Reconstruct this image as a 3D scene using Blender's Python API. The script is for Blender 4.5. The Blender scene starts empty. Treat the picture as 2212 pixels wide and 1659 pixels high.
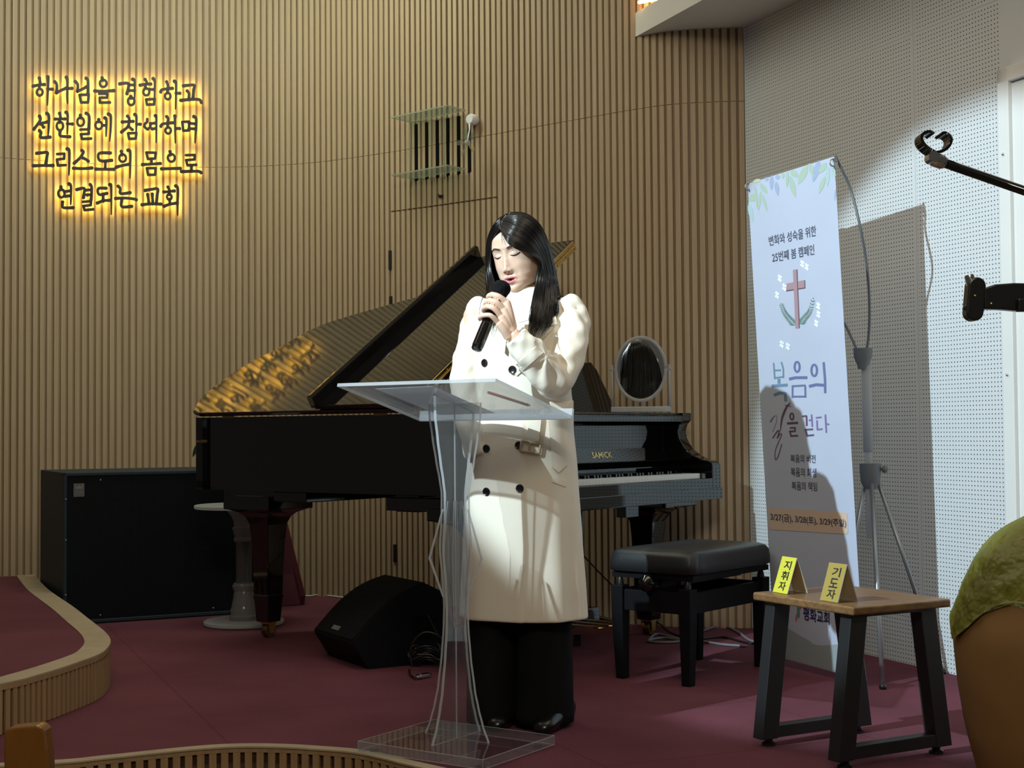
import bpy, bmesh, math, random
from mathutils import Vector, Matrix
from mathutils.bvhtree import BVHTree
random.seed(7)
C = bpy.context.scene.collection
sc = bpy.context.scene
R = math.radians

# ---------------------------------------------------------------- camera
FPX, CX, CY = 3070.0, 1106.0, 829.5
CAM = Vector((0, 0, 0.943))
PITCH, ROLL = 0.03276, 0.0079
_r0 = Vector((1, 0, 0)); _f = Vector((0, math.cos(PITCH), math.sin(PITCH))); _u0 = Vector((0, -math.sin(PITCH), math.cos(PITCH)))
_r = math.cos(ROLL)*_r0 - math.sin(ROLL)*_u0
_u = math.sin(ROLL)*_r0 + math.cos(ROLL)*_u0
cam = bpy.data.cameras.new('camera'); cam.sensor_width = 36.0; cam.lens = FPX/2212*36.0; cam.clip_start = 0.05
camo = bpy.data.objects.new('camera', cam); C.objects.link(camo)
camo.matrix_world = Matrix(((_r.x, _u.x, -_f.x, 0), (_r.y, _u.y, -_f.y, 0), (_r.z, _u.z, -_f.z, CAM.z), (0, 0, 0, 1)))
sc.camera = camo

# ---------------------------------------------------------------- light and exposure
sc.view_settings.view_transform = 'Standard'; sc.view_settings.look = 'None'
sc.view_settings.gamma = 1.0; sc.view_settings.exposure = 0.0; sc.view_settings.use_curve_mapping = False
w = bpy.data.worlds.new('hall_air'); sc.world = w; w.use_nodes = True
w.node_tree.nodes['Background'].inputs[0].default_value = (1.0, 0.93, 0.84, 1)
w.node_tree.nodes['Background'].inputs[1].default_value = 0.05

def aim(o, d):
    o.rotation_euler = Vector(d).to_track_quat('-Z', 'Y').to_euler()
def area(name, loc, d, sx, sy, e, col):
    l = bpy.data.lights.new(name, 'AREA'); l.shape = 'RECTANGLE'; l.size = sx; l.size_y = sy; l.energy = e; l.color = col
    o = bpy.data.objects.new(name, l); C.objects.link(o); o.location = loc; aim(o, d); return o
# stage spotlight, cool white, high on the hall side at the left
SPOT = Vector((-2.40, 2.30, 3.02))
sl = bpy.data.lights.new('stage_spotlight', 'SPOT'); sl.energy = 1020; sl.color = (0.72, 0.92, 1.0)
sl.spot_size = R(31); sl.spot_blend = 0.22; sl.shadow_soft_size = 0.02
slo = bpy.data.objects.new('stage_spotlight', sl); C.objects.link(slo); slo.location = SPOT
_az, _el = R(54.3), R(-24.3)
aim(slo, (math.sin(_az)*math.cos(_el), math.cos(_az)*math.cos(_el), math.sin(_el)))
# ceiling panels of the hall
area('ceiling_panel_stage', (-1.55, 6.85, 3.93), (-0.05, 0.42, -1), 1.6, 0.4, 46, (0.91, 1.0, 0.80))
area('ceiling_panel_front', (-0.3, 4.4, 3.94), (0.0, 0.05, -1), 4.2, 2.0, 42, (1.0, 0.86, 0.66))
area('ceiling_panel_hall', (0.1, -0.6, 3.9), (0.0, 0.95, -0.42), 1.6, 1.2, 118, (1.0, 0.90, 0.71))

# ---------------------------------------------------------------- pixel helpers (2212 x 1659 frame)
def ray(px, py):
    return _f*FPX + _r*(px-CX) + _u*(CY-py)
def P(px, py, Y):
    d = ray(px, py); return CAM + d*(Y/d.y)
def F(px, py, z=0.0):
    d = ray(px, py); return CAM + d*((z-CAM.z)/d.z)
def onplane(px, py, o, n):
    d = ray(px, py); return CAM + d*((o-CAM).dot(n)/d.dot(n))

# ---------------------------------------------------------------- materials
M = {}
def mat(name, col, rough=0.5, metal=0.0, spec=0.5, noise=0.0, nscale=20.0, stretch=(1, 1, 1), bump=0.0, bscale=None, coat=0.0,
        emit=None, estr=0.0, sheen=0.0, sss=0.0, bdist=.004):
    m = bpy.data.materials.new(name); m.use_nodes = True
    nt = m.node_tree; b = nt.nodes['Principled BSDF']
    b.inputs['Base Color'].default_value = (*col, 1); b.inputs['Roughness'].default_value = rough
    b.inputs['Metallic'].default_value = metal; b.inputs['Specular IOR Level'].default_value = spec
    b.inputs['Coat Weight'].default_value = coat; b.inputs['Coat Roughness'].default_value = 0.03
    if sheen: b.inputs['Sheen Weight'].default_value = sheen
    if sss:
        b.inputs['Subsurface Weight'].default_value = sss; b.inputs['Subsurface Radius'].default_value = (0.012, 0.005, 0.003); b.inputs['Subsurface Scale'].default_value = 0.6
    if emit:
        b.inputs['Emission Color'].default_value = (*emit, 1); b.inputs['Emission Strength'].default_value = estr
    if noise or bump:
        tc = nt.nodes.new('ShaderNodeTexCoord'); mp = nt.nodes.new('ShaderNodeMapping'); mp.inputs['Scale'].default_value = stretch
        nz = nt.nodes.new('ShaderNodeTexNoise'); nz.inputs['Scale'].default_value = nscale; nz.inputs['Detail'].default_value = 4
        nt.links.new(tc.outputs['Object'], mp.inputs[0]); nt.links.new(mp.outputs[0], nz.inputs['Vector'])
        if noise:
            rp = nt.nodes.new('ShaderNodeValToRGB')
            rp.color_ramp.elements[0].position = 0.25; rp.color_ramp.elements[1].position = 0.75
            rp.color_ramp.elements[0].color = (*[max(0, c*(1-noise)) for c in col], 1)
            rp.color_ramp.elements[1].color = (*[min(1, c*(1+noise)) for c in col], 1)
            nt.links.new(nz.outputs['Fac'], rp.inputs[0]); nt.links.new(rp.outputs[0], b.inputs['Base Color'])
        if bump:
            n2 = nz
            if bscale:
                n2 = nt.nodes.new('ShaderNodeTexNoise'); n2.inputs['Scale'].default_value = bscale; n2.inputs['Detail'].default_value = 3
                nt.links.new(mp.outputs[0], n2.inputs['Vector'])
            bp = nt.nodes.new('ShaderNodeBump'); bp.inputs['Strength'].default_value = bump; bp.inputs['Distance'].default_value = bdist
            nt.links.new(n2.outputs['Fac'], bp.inputs['Height']); nt.links.new(bp.outputs[0], b.inputs['Normal'])
    M[name] = m; return m
def clear(name, col=(1, 1, 1), trans=0.86, haze=0.0, hazecol=(0.8, 0.85, 0.9), ior=1.49, rough=0.02):
    """Clear sheet: see-through with mirror reflection and a little milky haze."""
    m = bpy.data.materials.new(name); m.use_nodes = True; nt = m.node_tree; nt.nodes.clear()
    out = nt.nodes.new('ShaderNodeOutputMaterial'); tr = nt.nodes.new('ShaderNodeBsdfTransparent'); tr.inputs[0].default_value = (*[c*trans for c in col], 1)
    gl = nt.nodes.new('ShaderNodeBsdfGlossy'); gl.inputs['Roughness'].default_value = rough
    fr = nt.nodes.new('ShaderNodeFresnel'); ge = nt.nodes.new('ShaderNodeNewGeometry'); mr = nt.nodes.new('ShaderNodeMapRange')
    mr.inputs['To Min'].default_value = ior; mr.inputs['To Max'].default_value = 1/ior; nt.links.new(ge.outputs['Backfacing'], mr.inputs['Value']); nt.links.new(mr.outputs[0], fr.inputs[0])
    mx = nt.nodes.new('ShaderNodeMixShader'); nt.links.new(fr.outputs[0], mx.inputs[0]); nt.links.new(tr.outputs[0], mx.inputs[1]); nt.links.new(gl.outputs[0], mx.inputs[2])
    last = mx
    if haze:
        df = nt.nodes.new('ShaderNodeBsdfDiffuse'); df.inputs[0].default_value = (*hazecol, 1)
        tl = nt.nodes.new('ShaderNodeBsdfTranslucent'); tl.inputs[0].default_value = (*hazecol, 1)
        ad = nt.nodes.new('ShaderNodeMixShader'); ad.inputs[0].default_value = 0.5; nt.links.new(df.outputs[0], ad.inputs[1]); nt.links.new(tl.outputs[0], ad.inputs[2])
        m2 = nt.nodes.new('ShaderNodeMixShader'); m2.inputs[0].default_value = haze
        nt.links.new(mx.outputs[0], m2.inputs[1]); nt.links.new(ad.outputs[0], m2.inputs[2]); last = m2
    nt.links.new(last.outputs[0], out.inputs[0]); M[name] = m; return m

def wood_nodes(name, c1, c2, rough, scale=(60, 60, 1.2), spec=0.3):
    m = mat(name, c1, rough, spec=spec); nt = m.node_tree; b = nt.nodes['Principled BSDF']
    tc = nt.nodes.new('ShaderNodeTexCoord'); mp = nt.nodes.new('ShaderNodeMapping'); mp.inputs['Scale'].default_value = scale
    nz = nt.nodes.new('ShaderNodeTexNoise'); nz.inputs['Scale'].default_value = 1.0; nz.inputs['Detail'].default_value = 6; nz.inputs['Roughness'].default_value = 0.62
    rp = nt.nodes.new('ShaderNodeValToRGB'); rp.color_ramp.elements[0].position = 0.3; rp.color_ramp.elements[1].position = 0.72
    rp.color_ramp.elements[0].color = (*c1, 1); rp.color_ramp.elements[1].color = (*c2, 1)
    nt.links.new(tc.outputs['Object'], mp.inputs[0]); nt.links.new(mp.outputs[0], nz.inputs['Vector']); nt.links.new(nz.outputs['Fac'], rp.inputs[0])
    nt.links.new(rp.outputs[0], b.inputs['Base Color']); return m

wood_nodes('slat_wood', (0.40, 0.305, 0.20), (0.50, 0.39, 0.265), 0.55)
wood_nodes('slat_backing', (0.27, 0.19, 0.11), (0.35, 0.25, 0.155), 0.6)
wood_nodes('fascia_backing', (0.075, 0.042, 0.02), (0.11, 0.065, 0.032), 0.7)  # shade of the riser's slat gaps is put into this dark colour
wood_nodes('fascia_wood', (0.30, 0.185, 0.09), (0.40, 0.26, 0.135), 0.5)
wood_nodes('rim_wood', (0.36, 0.29, 0.20), (0.46, 0.38, 0.27), 0.5, (8, 8, 8))
wood_nodes('table_wood', (0.125, 0.062, 0.024), (0.235, 0.13, 0.055), 0.38, (7, 60, 60), 0.5)
wood_nodes('chair_wood', (0.15, 0.058, 0.009), (0.22, 0.095, 0.018), 0.18, (14, 14, 3), 0.5)
mat('void_black', (0.004, 0.004, 0.004), 0.9, spec=0.1)
mat('black_lacquer', (0.0025, 0.0025, 0.003), 0.045, spec=0.95, coat=0.0)
mat('black_satin', (0.005, 0.005, 0.007), 0.55, spec=0.16, noise=0.15, nscale=60)
mat('black_metal', (0.016, 0.016, 0.018), 0.42, noise=0.1, nscale=80)
mat('black_plastic', (0.010, 0.010, 0.011), 0.35)
mat('leather', (0.018, 0.02, 0.023), 0.32, bump=0.25, noise=0.1, nscale=60, bscale=420)
mat('speaker_box', (0.022, 0.034, 0.05), 0.6, spec=0.25, noise=0.2, nscale=180, bump=0.3)
mat('speaker_grille', (0.005, 0.006, 0.008), 0.6, spec=0.12, noise=0.3, nscale=500)
mat('brass', (0.72, 0.50, 0.20), 0.28, 1.0, noise=0.1, nscale=60)
mat('gold_hinge', (0.80, 0.60, 0.27), 0.25, 1.0)
mat('old_brass', (0.30, 0.21, 0.09), 0.35, 1.0, noise=0.25, nscale=90)
mat('chrome', (0.75, 0.75, 0.76), 0.15, 1.0)
mat('grey_plastic', (0.13, 0.14, 0.15), 0.45)
mat('grey_metal', (0.32, 0.33, 0.34), 0.35, 0.7)
mat('white_plastic', (0.80, 0.80, 0.84), 0.4)
mat('white_paint', (0.78, 0.78, 0.77), 0.6, noise=0.03, nscale=3)
mat('soffit_white', (0.80, 0.80, 0.79), 0.7, noise=0.02, nscale=3)
mat('key_white', (0.82, 0.82, 0.80), 0.2)
mat('coat_cloth', (0.80, 0.73, 0.62), 0.75, noise=0.025, nscale=9, bump=0.05, bscale=700, sheen=0.15)
mat('sweater', (0.82, 0.80, 0.76), 0.9, bump=0.2, noise=0.02, nscale=300)
mat('trouser_cloth', (0.006, 0.006, 0.007), 0.9, noise=0.3, nscale=8, spec=0.15)
mat('shoe_leather', (0.006, 0.006, 0.006), 0.25)
mat('skin', (0.74, 0.50, 0.38), 0.42, spec=0.4, noise=0.05, nscale=30, sss=0.12)
mat('lip', (0.66, 0.22, 0.23), 0.35, spec=0.45, noise=0.08, nscale=200)
mat('mouth_dark', (0.05, 0.012, 0.012), 0.6)
mat('hair', (0.0045, 0.0035, 0.0035), 0.24, spec=0.42)
mat('brow', (0.055, 0.035, 0.028), 0.8)
mat('button_black', (0.010, 0.008, 0.010), 0.25)
mat('buckle', (0.42, 0.31, 0.20), 0.45)
mat('letter_face', (0.016, 0.006, 0.006), 0.4)
mat('sign_led', (1, 0.75, 0.25), 0.5, emit=(1.0, 0.70, 0.14), estr=23)
mat('cove_led', (1, 0.6, 0.25), 0.5, emit=(1.0, 0.50, 0.15), estr=22)
mat('banner_cloth', (0.52, 0.575, 0.73), 0.55, noise=0.03, nscale=4)
mat('kraft', (0.25, 0.135, 0.042), 0.7, noise=0.08, nscale=5, bump=0.3, bscale=9)
mat('tissue', (0.145, 0.145, 0.012), 0.42, noise=0.22, nscale=7, bump=1.0, bscale=13, bdist=.03)
mat('card_yellow', (0.62, 0.59, 0.06), 0.4)
mat('card_gold', (0.36, 0.275, 0.07), 0.3)
mat('card_back', (0.50, 0.38, 0.22), 0.4)
mat('ink', (0.012, 0.012, 0.016), 0.6)
mat('ink_navy', (0.03, 0.02, 0.10), 0.6)
mat('ink_slate', (0.08, 0.085, 0.14), 0.6)
mat('maroon', (0.08, 0.008, 0.02), 0.5, noise=0.15, nscale=30)
mat('leaf', (0.015, 0.05, 0.012), 0.35, noise=0.2, nscale=40)
mat('pot_white', (0.6, 0.6, 0.58), 0.4)
mat('mirror', (0.95, 0.95, 0.95), 0.0, 1.0)
mat('cable_grey', (0.20, 0.20, 0.21), 0.5)
mat('cable_white', (0.62, 0.60, 0.55), 0.5)
clear('paper_white', trans=0.1, haze=0.96, hazecol=(0.82, 0.84, 0.88))
mat('pen_red', (0.35, 0.05, 0.05), 0.4)
mat('hall_floor', (0.22, 0.16, 0.11), 0.5, noise=0.1, nscale=4)
mat('soundboard', (0.35, 0.22, 0.08), 0.4, noise=0.1, nscale=10)
mat('tape_tan', (0.48, 0.36, 0.26), 0.6)
clear('acrylic', trans=0.95, haze=0.008)
clear('acrylic_panel', trans=0.82, haze=0.09, hazecol=(0.72, 0.76, 0.84))
clear('acrylic_edge', trans=0.62, haze=0.58, hazecol=(0.86, 0.90, 0.95))
clear('acrylic_base_edge', trans=0.8, haze=0.17, hazecol=(0.8, 0.82, 0.86))
clear('acrylic_frost', trans=0.55, haze=0.42, hazecol=(0.62, 0.62, 0.64), rough=0.15)
clear('acrylic_column', trans=0.72, haze=0.12, hazecol=(0.6, 0.6, 0.62))
clear('shelf_glass', (0.93, 1.0, 0.95), trans=0.86, haze=0.10, hazecol=(0.6, 0.66, 0.6))
clear('glass_edge', (0.95, 1, 0.9), trans=0.5, haze=0.5, hazecol=(0.75, 0.80, 0.62))
clear('tube_clear', trans=0.6, haze=0.5, hazecol=(0.85, 0.87, 0.9), rough=0.1)

# carpet: deep red loop pile with faint tile joints
def carpet(name):
    m = mat(name, (0.138, 0.044, 0.062), 0.95, spec=0.12, noise=0.25, nscale=260, bump=0.5); nt = m.node_tree; b = nt.nodes['Principled BSDF']
    old = b.inputs['Base Color'].links[0].from_socket
    tc = nt.nodes.new('ShaderNodeTexCoord'); mp = nt.nodes.new('ShaderNodeMapping'); mp.inputs['Rotation'].default_value = (0, 0, R(67))
    bk = nt.nodes.new('ShaderNodeTexBrick'); bk.offset = 0.5; bk.inputs['Scale'].default_value = 1.0
    bk.inputs['Brick Width'].default_value = 2.4; bk.inputs['Row Height'].default_value = 0.9; bk.inputs['Mortar Size'].default_value = 0.003
    bk.inputs['Color1'].default_value = (1, 1, 1, 1); bk.inputs['Color2'].default_value = (0.96, 0.95, 0.95, 1); bk.inputs['Mortar'].default_value = (0.72, 0.68, 0.68, 1)
    nt.links.new(tc.outputs['Object'], mp.inputs[0]); nt.links.new(mp.outputs[0], bk.inputs['Vector'])
    n2 = nt.nodes.new('ShaderNodeTexNoise'); n2.inputs['Scale'].default_value = 2.2
    r2 = nt.nodes.new('ShaderNodeMapRange'); r2.inputs['From Min'].default_value = 0.3; r2.inputs['From Max'].default_value = 0.7; r2.inputs['To Min'].default_value = 0.86; r2.inputs['To Max'].default_value = 1.14
    nt.links.new(tc.outputs['Object'], n2.inputs['Vector']); nt.links.new(n2.outputs['Fac'], r2.inputs['Value'])
    mx = nt.nodes.new('ShaderNodeMix'); mx.data_type = 'RGBA'; mx.blend_type = 'MULTIPLY'; mx.inputs['Factor'].default_value = 1.0
    nt.links.new(old, mx.inputs['A']); nt.links.new(bk.outputs['Color'], mx.inputs['B'])
    m2 = nt.nodes.new('ShaderNodeMix'); m2.data_type = 'RGBA'; m2.blend_type = 'MULTIPLY'; m2.inputs['Factor'].default_value = 1.0
    nt.links.new(mx.outputs['Result'], m2.inputs['A']); nt.links.new(r2.outputs[0], m2.inputs['B'])
    nt.links.new(m2.outputs['Result'], b.inputs['Base Color'])
carpet('carpet_red')

# perforated acoustic board: holes on a square grid, panel joints
PEG = 0.0167
def pegboard(name, seams_x, seam_z, x0, z0):
    m = mat(name, (0.655, 0.715, 0.785), 0.6, spec=0.25); nt = m.node_tree; b = nt.nodes['Principled BSDF']
    N = nt.nodes.new; L = nt.links.new
    def math_(op, a, bb=None):
        n = N('ShaderNodeMath'); n.operation = op
        for i, v in enumerate((a, bb)):
            if v is None: continue
            if isinstance(v, (int, float)): n.inputs[i].default_value = v
            else: L(v, n.inputs[i])
        return n.outputs[0]
    tc = N('ShaderNodeTexCoord'); sp = N('ShaderNodeSeparateXYZ'); L(tc.outputs['Object'], sp.inputs[0])
    x, z = sp.outputs['X'], sp.outputs['Z']
    fx = math_('SUBTRACT', math_('FRACT', math_('DIVIDE', math_('SUBTRACT', x, x0), PEG)), 0.5)
    fz = math_('SUBTRACT', math_('FRACT', math_('DIVIDE', math_('SUBTRACT', z, z0), PEG)), 0.5)
    d = math_('SQRT', math_('ADD', math_('MULTIPLY', fx, fx), math_('MULTIPLY', fz, fz)))
    hole = math_('LESS_THAN', d, 0.155)
    line = None
    for s in seams_x:
        a = math_('ABSOLUTE', math_('SUBTRACT', x, s))
        hole = math_('MULTIPLY', hole, math_('GREATER_THAN', a, PEG*0.55))
        l = math_('LESS_THAN', a, 0.0011); line = l if line is None else math_('MAXIMUM', line, l)
    a = math_('ABSOLUTE', math_('SUBTRACT', z, seam_z))
    hole = math_('MULTIPLY', hole, math_('GREATER_THAN', a, PEG*0.55)); line = math_('MAXIMUM', line, math_('LESS_THAN', a, 0.0011))
    hole = math_('MULTIPLY', hole, math_('LESS_THAN', x, 1.725))
    m1 = N('ShaderNodeMix'); m1.data_type = 'RGBA'; L(line, m1.inputs['Factor']); m1.inputs['A'].default_value = (0.66, 0.69, 0.72, 1); m1.inputs['B'].default_value = (0.36, 0.36, 0.37, 1)
    m2 = N('ShaderNodeMix'); m2.data_type = 'RGBA'; L(hole, m2.inputs['Factor']); L(m1.outputs['Result'], m2.inputs['A']); m2.inputs['B'].default_value = (0.012, 0.012, 0.018, 1)
    L(m2.outputs['Result'], b.inputs['Base Color'])

# ---------------------------------------------------------------- mesh helpers
class MB:
    def __init__(s): s.v = []; s.f = []; s.m = []; s.cur = 0
    def add(s, vs, fs, m=None):
        o = len(s.v); s.v += [Vector(v) for v in vs]; s.f += [tuple(i+o for i in f) for f in fs]; s.m += [s.cur if m is None else m]*len(fs)
    def box(s, c, size, ax=None, m=None):
        c = Vector(c); X, Y, Z = ax or (Vector((1, 0, 0)), Vector((0, 1, 0)), Vector((0, 0, 1)))
        h = [k/2 for k in size]; vs = [c + X*(sx*h[0]) + Y*(sy*h[1]) + Z*(sz*h[2]) for sx in (-1, 1) for sy in (-1, 1) for sz in (-1, 1)]
        s.add(vs, [(0, 1, 3, 2), (4, 6, 7, 5), (0, 4, 5, 1), (2, 3, 7, 6), (0, 2, 6, 4), (1, 5, 7, 3)], m)
    def prism(s, poly, ext, m=None, mside=None):
        """poly: closed 3D polygon, ext: extrusion vector"""
        n = len(poly); e = Vector(ext); a = [Vector(p) for p in poly]
        s.add(a + [p+e for p in a], [tuple(range(n))[::-1], tuple(range(n, 2*n))], m)
        o = len(s.v)-2*n
        for i in range(n):
            j = (i+1) % n; s.f.append((o+i, o+j, o+n+j, o+n+i)); s.m.append(s.cur if (mside is None and m is None) else (mside if mside is not None else m))
    def loft(s, rings, cap=True, close=True, m=None):
        n = len(rings[0]); o = len(s.v)
        for r in rings: s.v += [Vector(p) for p in r]
        k = 0
        for i in range(len(rings)-1):
            for j in range(n if close else n-1):
                a, b = o+i*n+j, o+i*n+(j+1) % n; s.f.append((a, b, b+n, a+n)); k += 1
        if cap:
            s.f.append(tuple(o+j for j in range(n))[::-1]); s.f.append(tuple(o+(len(rings)-1)*n+j for j in range(n))); k += 2
        s.m += [s.cur if m is None else m]*k
    def tube(s, pts, rad, n=10, cap=True, m=None, flat=None):
        pts = [Vector(p) for p in pts]; N = len(pts)
        rad = rad if isinstance(rad, (list, tuple)) else [rad]*N
        t0 = (pts[1]-pts[0]).normalized(); a = Vector((0, 0, 1)) if abs(t0.z) < 0.9 else Vector((1, 0, 0)); nx = t0.cross(a).normalized()
        rings = []
        for i, p in enumerate(pts):
            t = (pts[min(i+1, N-1)]-pts[max(i-1, 0)]).normalized(); nx = (nx - t*nx.dot(t)).normalized(); ny = t.cross(nx)
            rings.append([p + (nx*math.cos(2*math.pi*k/n) + ny*math.sin(2*math.pi*k/n)*(flat or 1))*rad[i] for k in range(n)])
        s.loft(rings, cap, m=m)
    def lathe(s, c, prof, n=32, ax=None, m=None):
        """prof: (radius, height) pairs along axis ax"""
        c = Vector(c); Z = Vector(ax or (0, 0, 1)).normalized(); a = Vector((1, 0, 0)) if abs(Z.x) < 0.9 else Vector((0, 1, 0))
        X = (a - Z*a.dot(Z)).normalized(); Y = Z.cross(X)
        s.loft([[c + Z*h + (X*math.cos(2*math.pi*k/n)+Y*math.sin(2*math.pi*k/n))*max(r, 1e-5) for k in range(n)] for r, h in prof], True, m=m)
    def ball(s, c, r, n=14, m=None, sc=(1, 1, 1), ax=None):
        c = Vector(c); X, Y, Z = ax or (Vector((1, 0, 0)), Vector((0, 1, 0)), Vector((0, 0, 1)))
        s.loft([[c + X*(sc[0]*r*math.cos(2*math.pi*k/n)*math.sin(t)) + Y*(sc[1]*r*math.sin(2*math.pi*k/n)*math.sin(t)) - Z*(sc[2]*r*math.cos(t)) for k in range(n)]
                for t in [math.pi*max(0.02, min(0.98, i/8)) for i in range(9)]], True, m=m)
    def ribbon(s, pts, width, nrm, depth, m=None, mback=None):
        """flat stroke of given width in the plane with normal nrm, depth along -nrm"""
        pts = [Vector(p) for p in pts]; N = len(pts); nrm = Vector(nrm).normalized()
        ws = width if isinstance(width, (list, tuple)) else [width]*N
        L_, R_ = [], []
        for i, p in enumerate(pts):
            t = (pts[min(i+1, N-1)]-pts[max(i-1, 0)])
            if t.length < 1e-9: t = Vector((1, 0, 0))
            sd = nrm.cross(t.normalized()).normalized()
            L_.append(p+sd*ws[i]/2); R_.append(p-sd*ws[i]/2)
        vs = []
        for a, b in zip(L_, R_): vs += [a, b, b-nrm*depth, a-nrm*depth]
        fs = []; ms = []
        for i in range(N-1):
            o, q = 4*i, 4*i+4
            fs += [(o, o+1, q+1, q), (o+1, o+2, q+2, q+1), (o+2, o+3, q+3, q+2), (o+3, o, q, q+3)]
        fs += [(3, 2, 1, 0), (4*N-4, 4*N-3, 4*N-2, 4*N-1)]
        s.add(vs, fs, m)
    def build(s, name, mats, parent=None, smooth=False, bevel=0.0, seg=2, auto=None):
        me = bpy.data.meshes.new(name); me.from_pydata([tuple(v) for v in s.v], [], s.f)
        for mm in (mats if isinstance(mats, (list, tuple)) else [mats]): me.materials.append(M[mm])
        me.polygons.foreach_set('material_index', s.m)
        bm = bmesh.new(); bm.from_mesh(me); bmesh.ops.recalc_face_normals(bm, faces=bm.faces); bm.to_mesh(me); bm.free()
        if smooth: me.polygons.foreach_set('use_smooth', [True]*len(me.polygons))
        if auto is not None:
            me.polygons.foreach_set('use_smooth', [True]*len(me.polygons)); me.set_sharp_from_angle(angle=R(auto))
        me.update()
        o = bpy.data.objects.new(name, me); C.objects.link(o); join(o, parent)
        if bevel:
            b = o.modifiers.new('bevel', 'BEVEL'); b.width = bevel; b.segments = seg; b.limit_method = 'ANGLE'; b.angle_limit = R(35); b.harden_normals = False
        return o
def wm(o):
    m = Matrix.LocRotScale(o.location, o.rotation_euler, None)
    return (wm(o.parent) @ o.matrix_parent_inverse @ m) if o.parent else m
def join(o, parent):
    if parent is not None:
        o.parent = parent; o.matrix_parent_inverse = wm(parent).inverted()
def tag(o, label=None, cat=None, group=None, kind=None):
    if label: o['label'] = label
    if cat: o['category'] = cat
    if group: o['group'] = group
    if kind: o['kind'] = kind
    return o
def thing(name, loc, label, cat, group=None):
    o = bpy.data.objects.new(name, None); C.objects.link(o); o.location = Vector(loc); o.empty_display_size = 0.1
    return tag(o, label, cat, group)
def spline(pts, n=8, closed=False):
    pts = [Vector(p) for p in pts]; N = len(pts); out = []
    rng = N if closed else N-1
    for i in range(rng):
        if closed: p0, p1, p2, p3 = (pts[(i+k-1) % N] for k in range(4))
        else: p0, p1, p2, p3 = pts[max(i-1, 0)], pts[i], pts[i+1], pts[min(i+2, N-1)]
        for k in range(n):
            t = k/n
            out.append(0.5*((2*p1)+(p2-p0)*t+(2*p0-5*p1+4*p2-p3)*t*t+(3*p1-p0-3*p2+p3)*t**3))
    if not closed: out.append(pts[-1].copy())
    return out
def lerp_table(tab, z):
    if z <= tab[0][0]: return tab[0][1:]
    for a, b in zip(tab, tab[1:]):
        if z <= b[0]:
            t = (z-a[0])/(b[0]-a[0]); t2 = t*t*(3-2*t)*0.4 + t*0.6
            return tuple(x+(y-x)*t2 for x, y in zip(a[1:], b[1:]))
    return tab[-1][1:]
def text_mesh(body, bold=0.0):
    cu = bpy.data.curves.new('t', 'FONT'); cu.body = body; cu.offset = bold; cu.resolution_u = 3
    o = bpy.data.objects.new('t', cu); C.objects.link(o); dg = bpy.context.evaluated_depsgraph_get()
    me = bpy.data.meshes.new_from_object(o.evaluated_get(dg)); C.objects.unlink(o); bpy.data.objects.remove(o)
    vs = [v.co.copy() for v in me.vertices]; fs = [tuple(p.vertices) for p in me.polygons]
    if not vs: return [], []
    x0, x1 = min(v.x for v in vs), max(v.x for v in vs); y0, y1 = min(v.y for v in vs), max(v.y for v in vs)
    return [((v.x-x0)/(x1-x0), (v.y-y0)/(y1-y0)) for v in vs], fs
def text_on(mb, body, quad, bold=0.0, m=None):
    """lay flat lettering on the 3D quad TL, TR, BR, BL"""
    uv, fs = text_mesh(body, bold); TL, TR, BR, BL = [Vector(q) for q in quad]
    mb.add([(BL*(1-u)+BR*u)*(1-v)+(TL*(1-u)+TR*u)*v for u, v in uv], fs, m)

# ================================================================ SETTING
HALL_Z = -0.45
# stage edge (plan), from left to right
edge_px = [(102, 1649), (228, 1637.6), (407, 1619), (508, 1612.4), (602, 1613), (691, 1618), (773, 1625.4), (834, 1637.6), (900, 1654)]
edge = [Vector((-3.9, 3.55, 0)), Vector((-2.6, 3.88, 0)), Vector((-1.9, 4.0, 0))] + [F(x, y) for x, y in edge_px] + \
       [Vector((0.0, 3.80, 0)), Vector((0.3, 3.60, 0)), Vector((0.75, 3.42, 0)), Vector((1.4, 3.3, 0)), Vector((2.4, 3.25, 0))]
edge = spline(edge, 8)
wall_ctrl = [(-3.9, 7.30), (-3.35, 7.72), (-2.88, 8.0), (-2.3, 8.24), (-1.7, 8.34), (-1.225, 8.25), (-.90, 8.08), (-.526, 7.82), (-.1, 7.48), (.37, 7.10), (.60, 6.92), (.78, 6.81), (.97, 6.765), (1.125, 6.755)]
wall_c = spline([Vector((x, y, 0)) for x, y in wall_ctrl], 24)
WC0 = Vector((1.125, 6.755, 0)); WD = Vector((0.389, -0.921, 0)).normalized(); WN = Vector((-0.921, -0.389, 0)).normalized()   # perforated wall: corner, run, normal into the room
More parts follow.
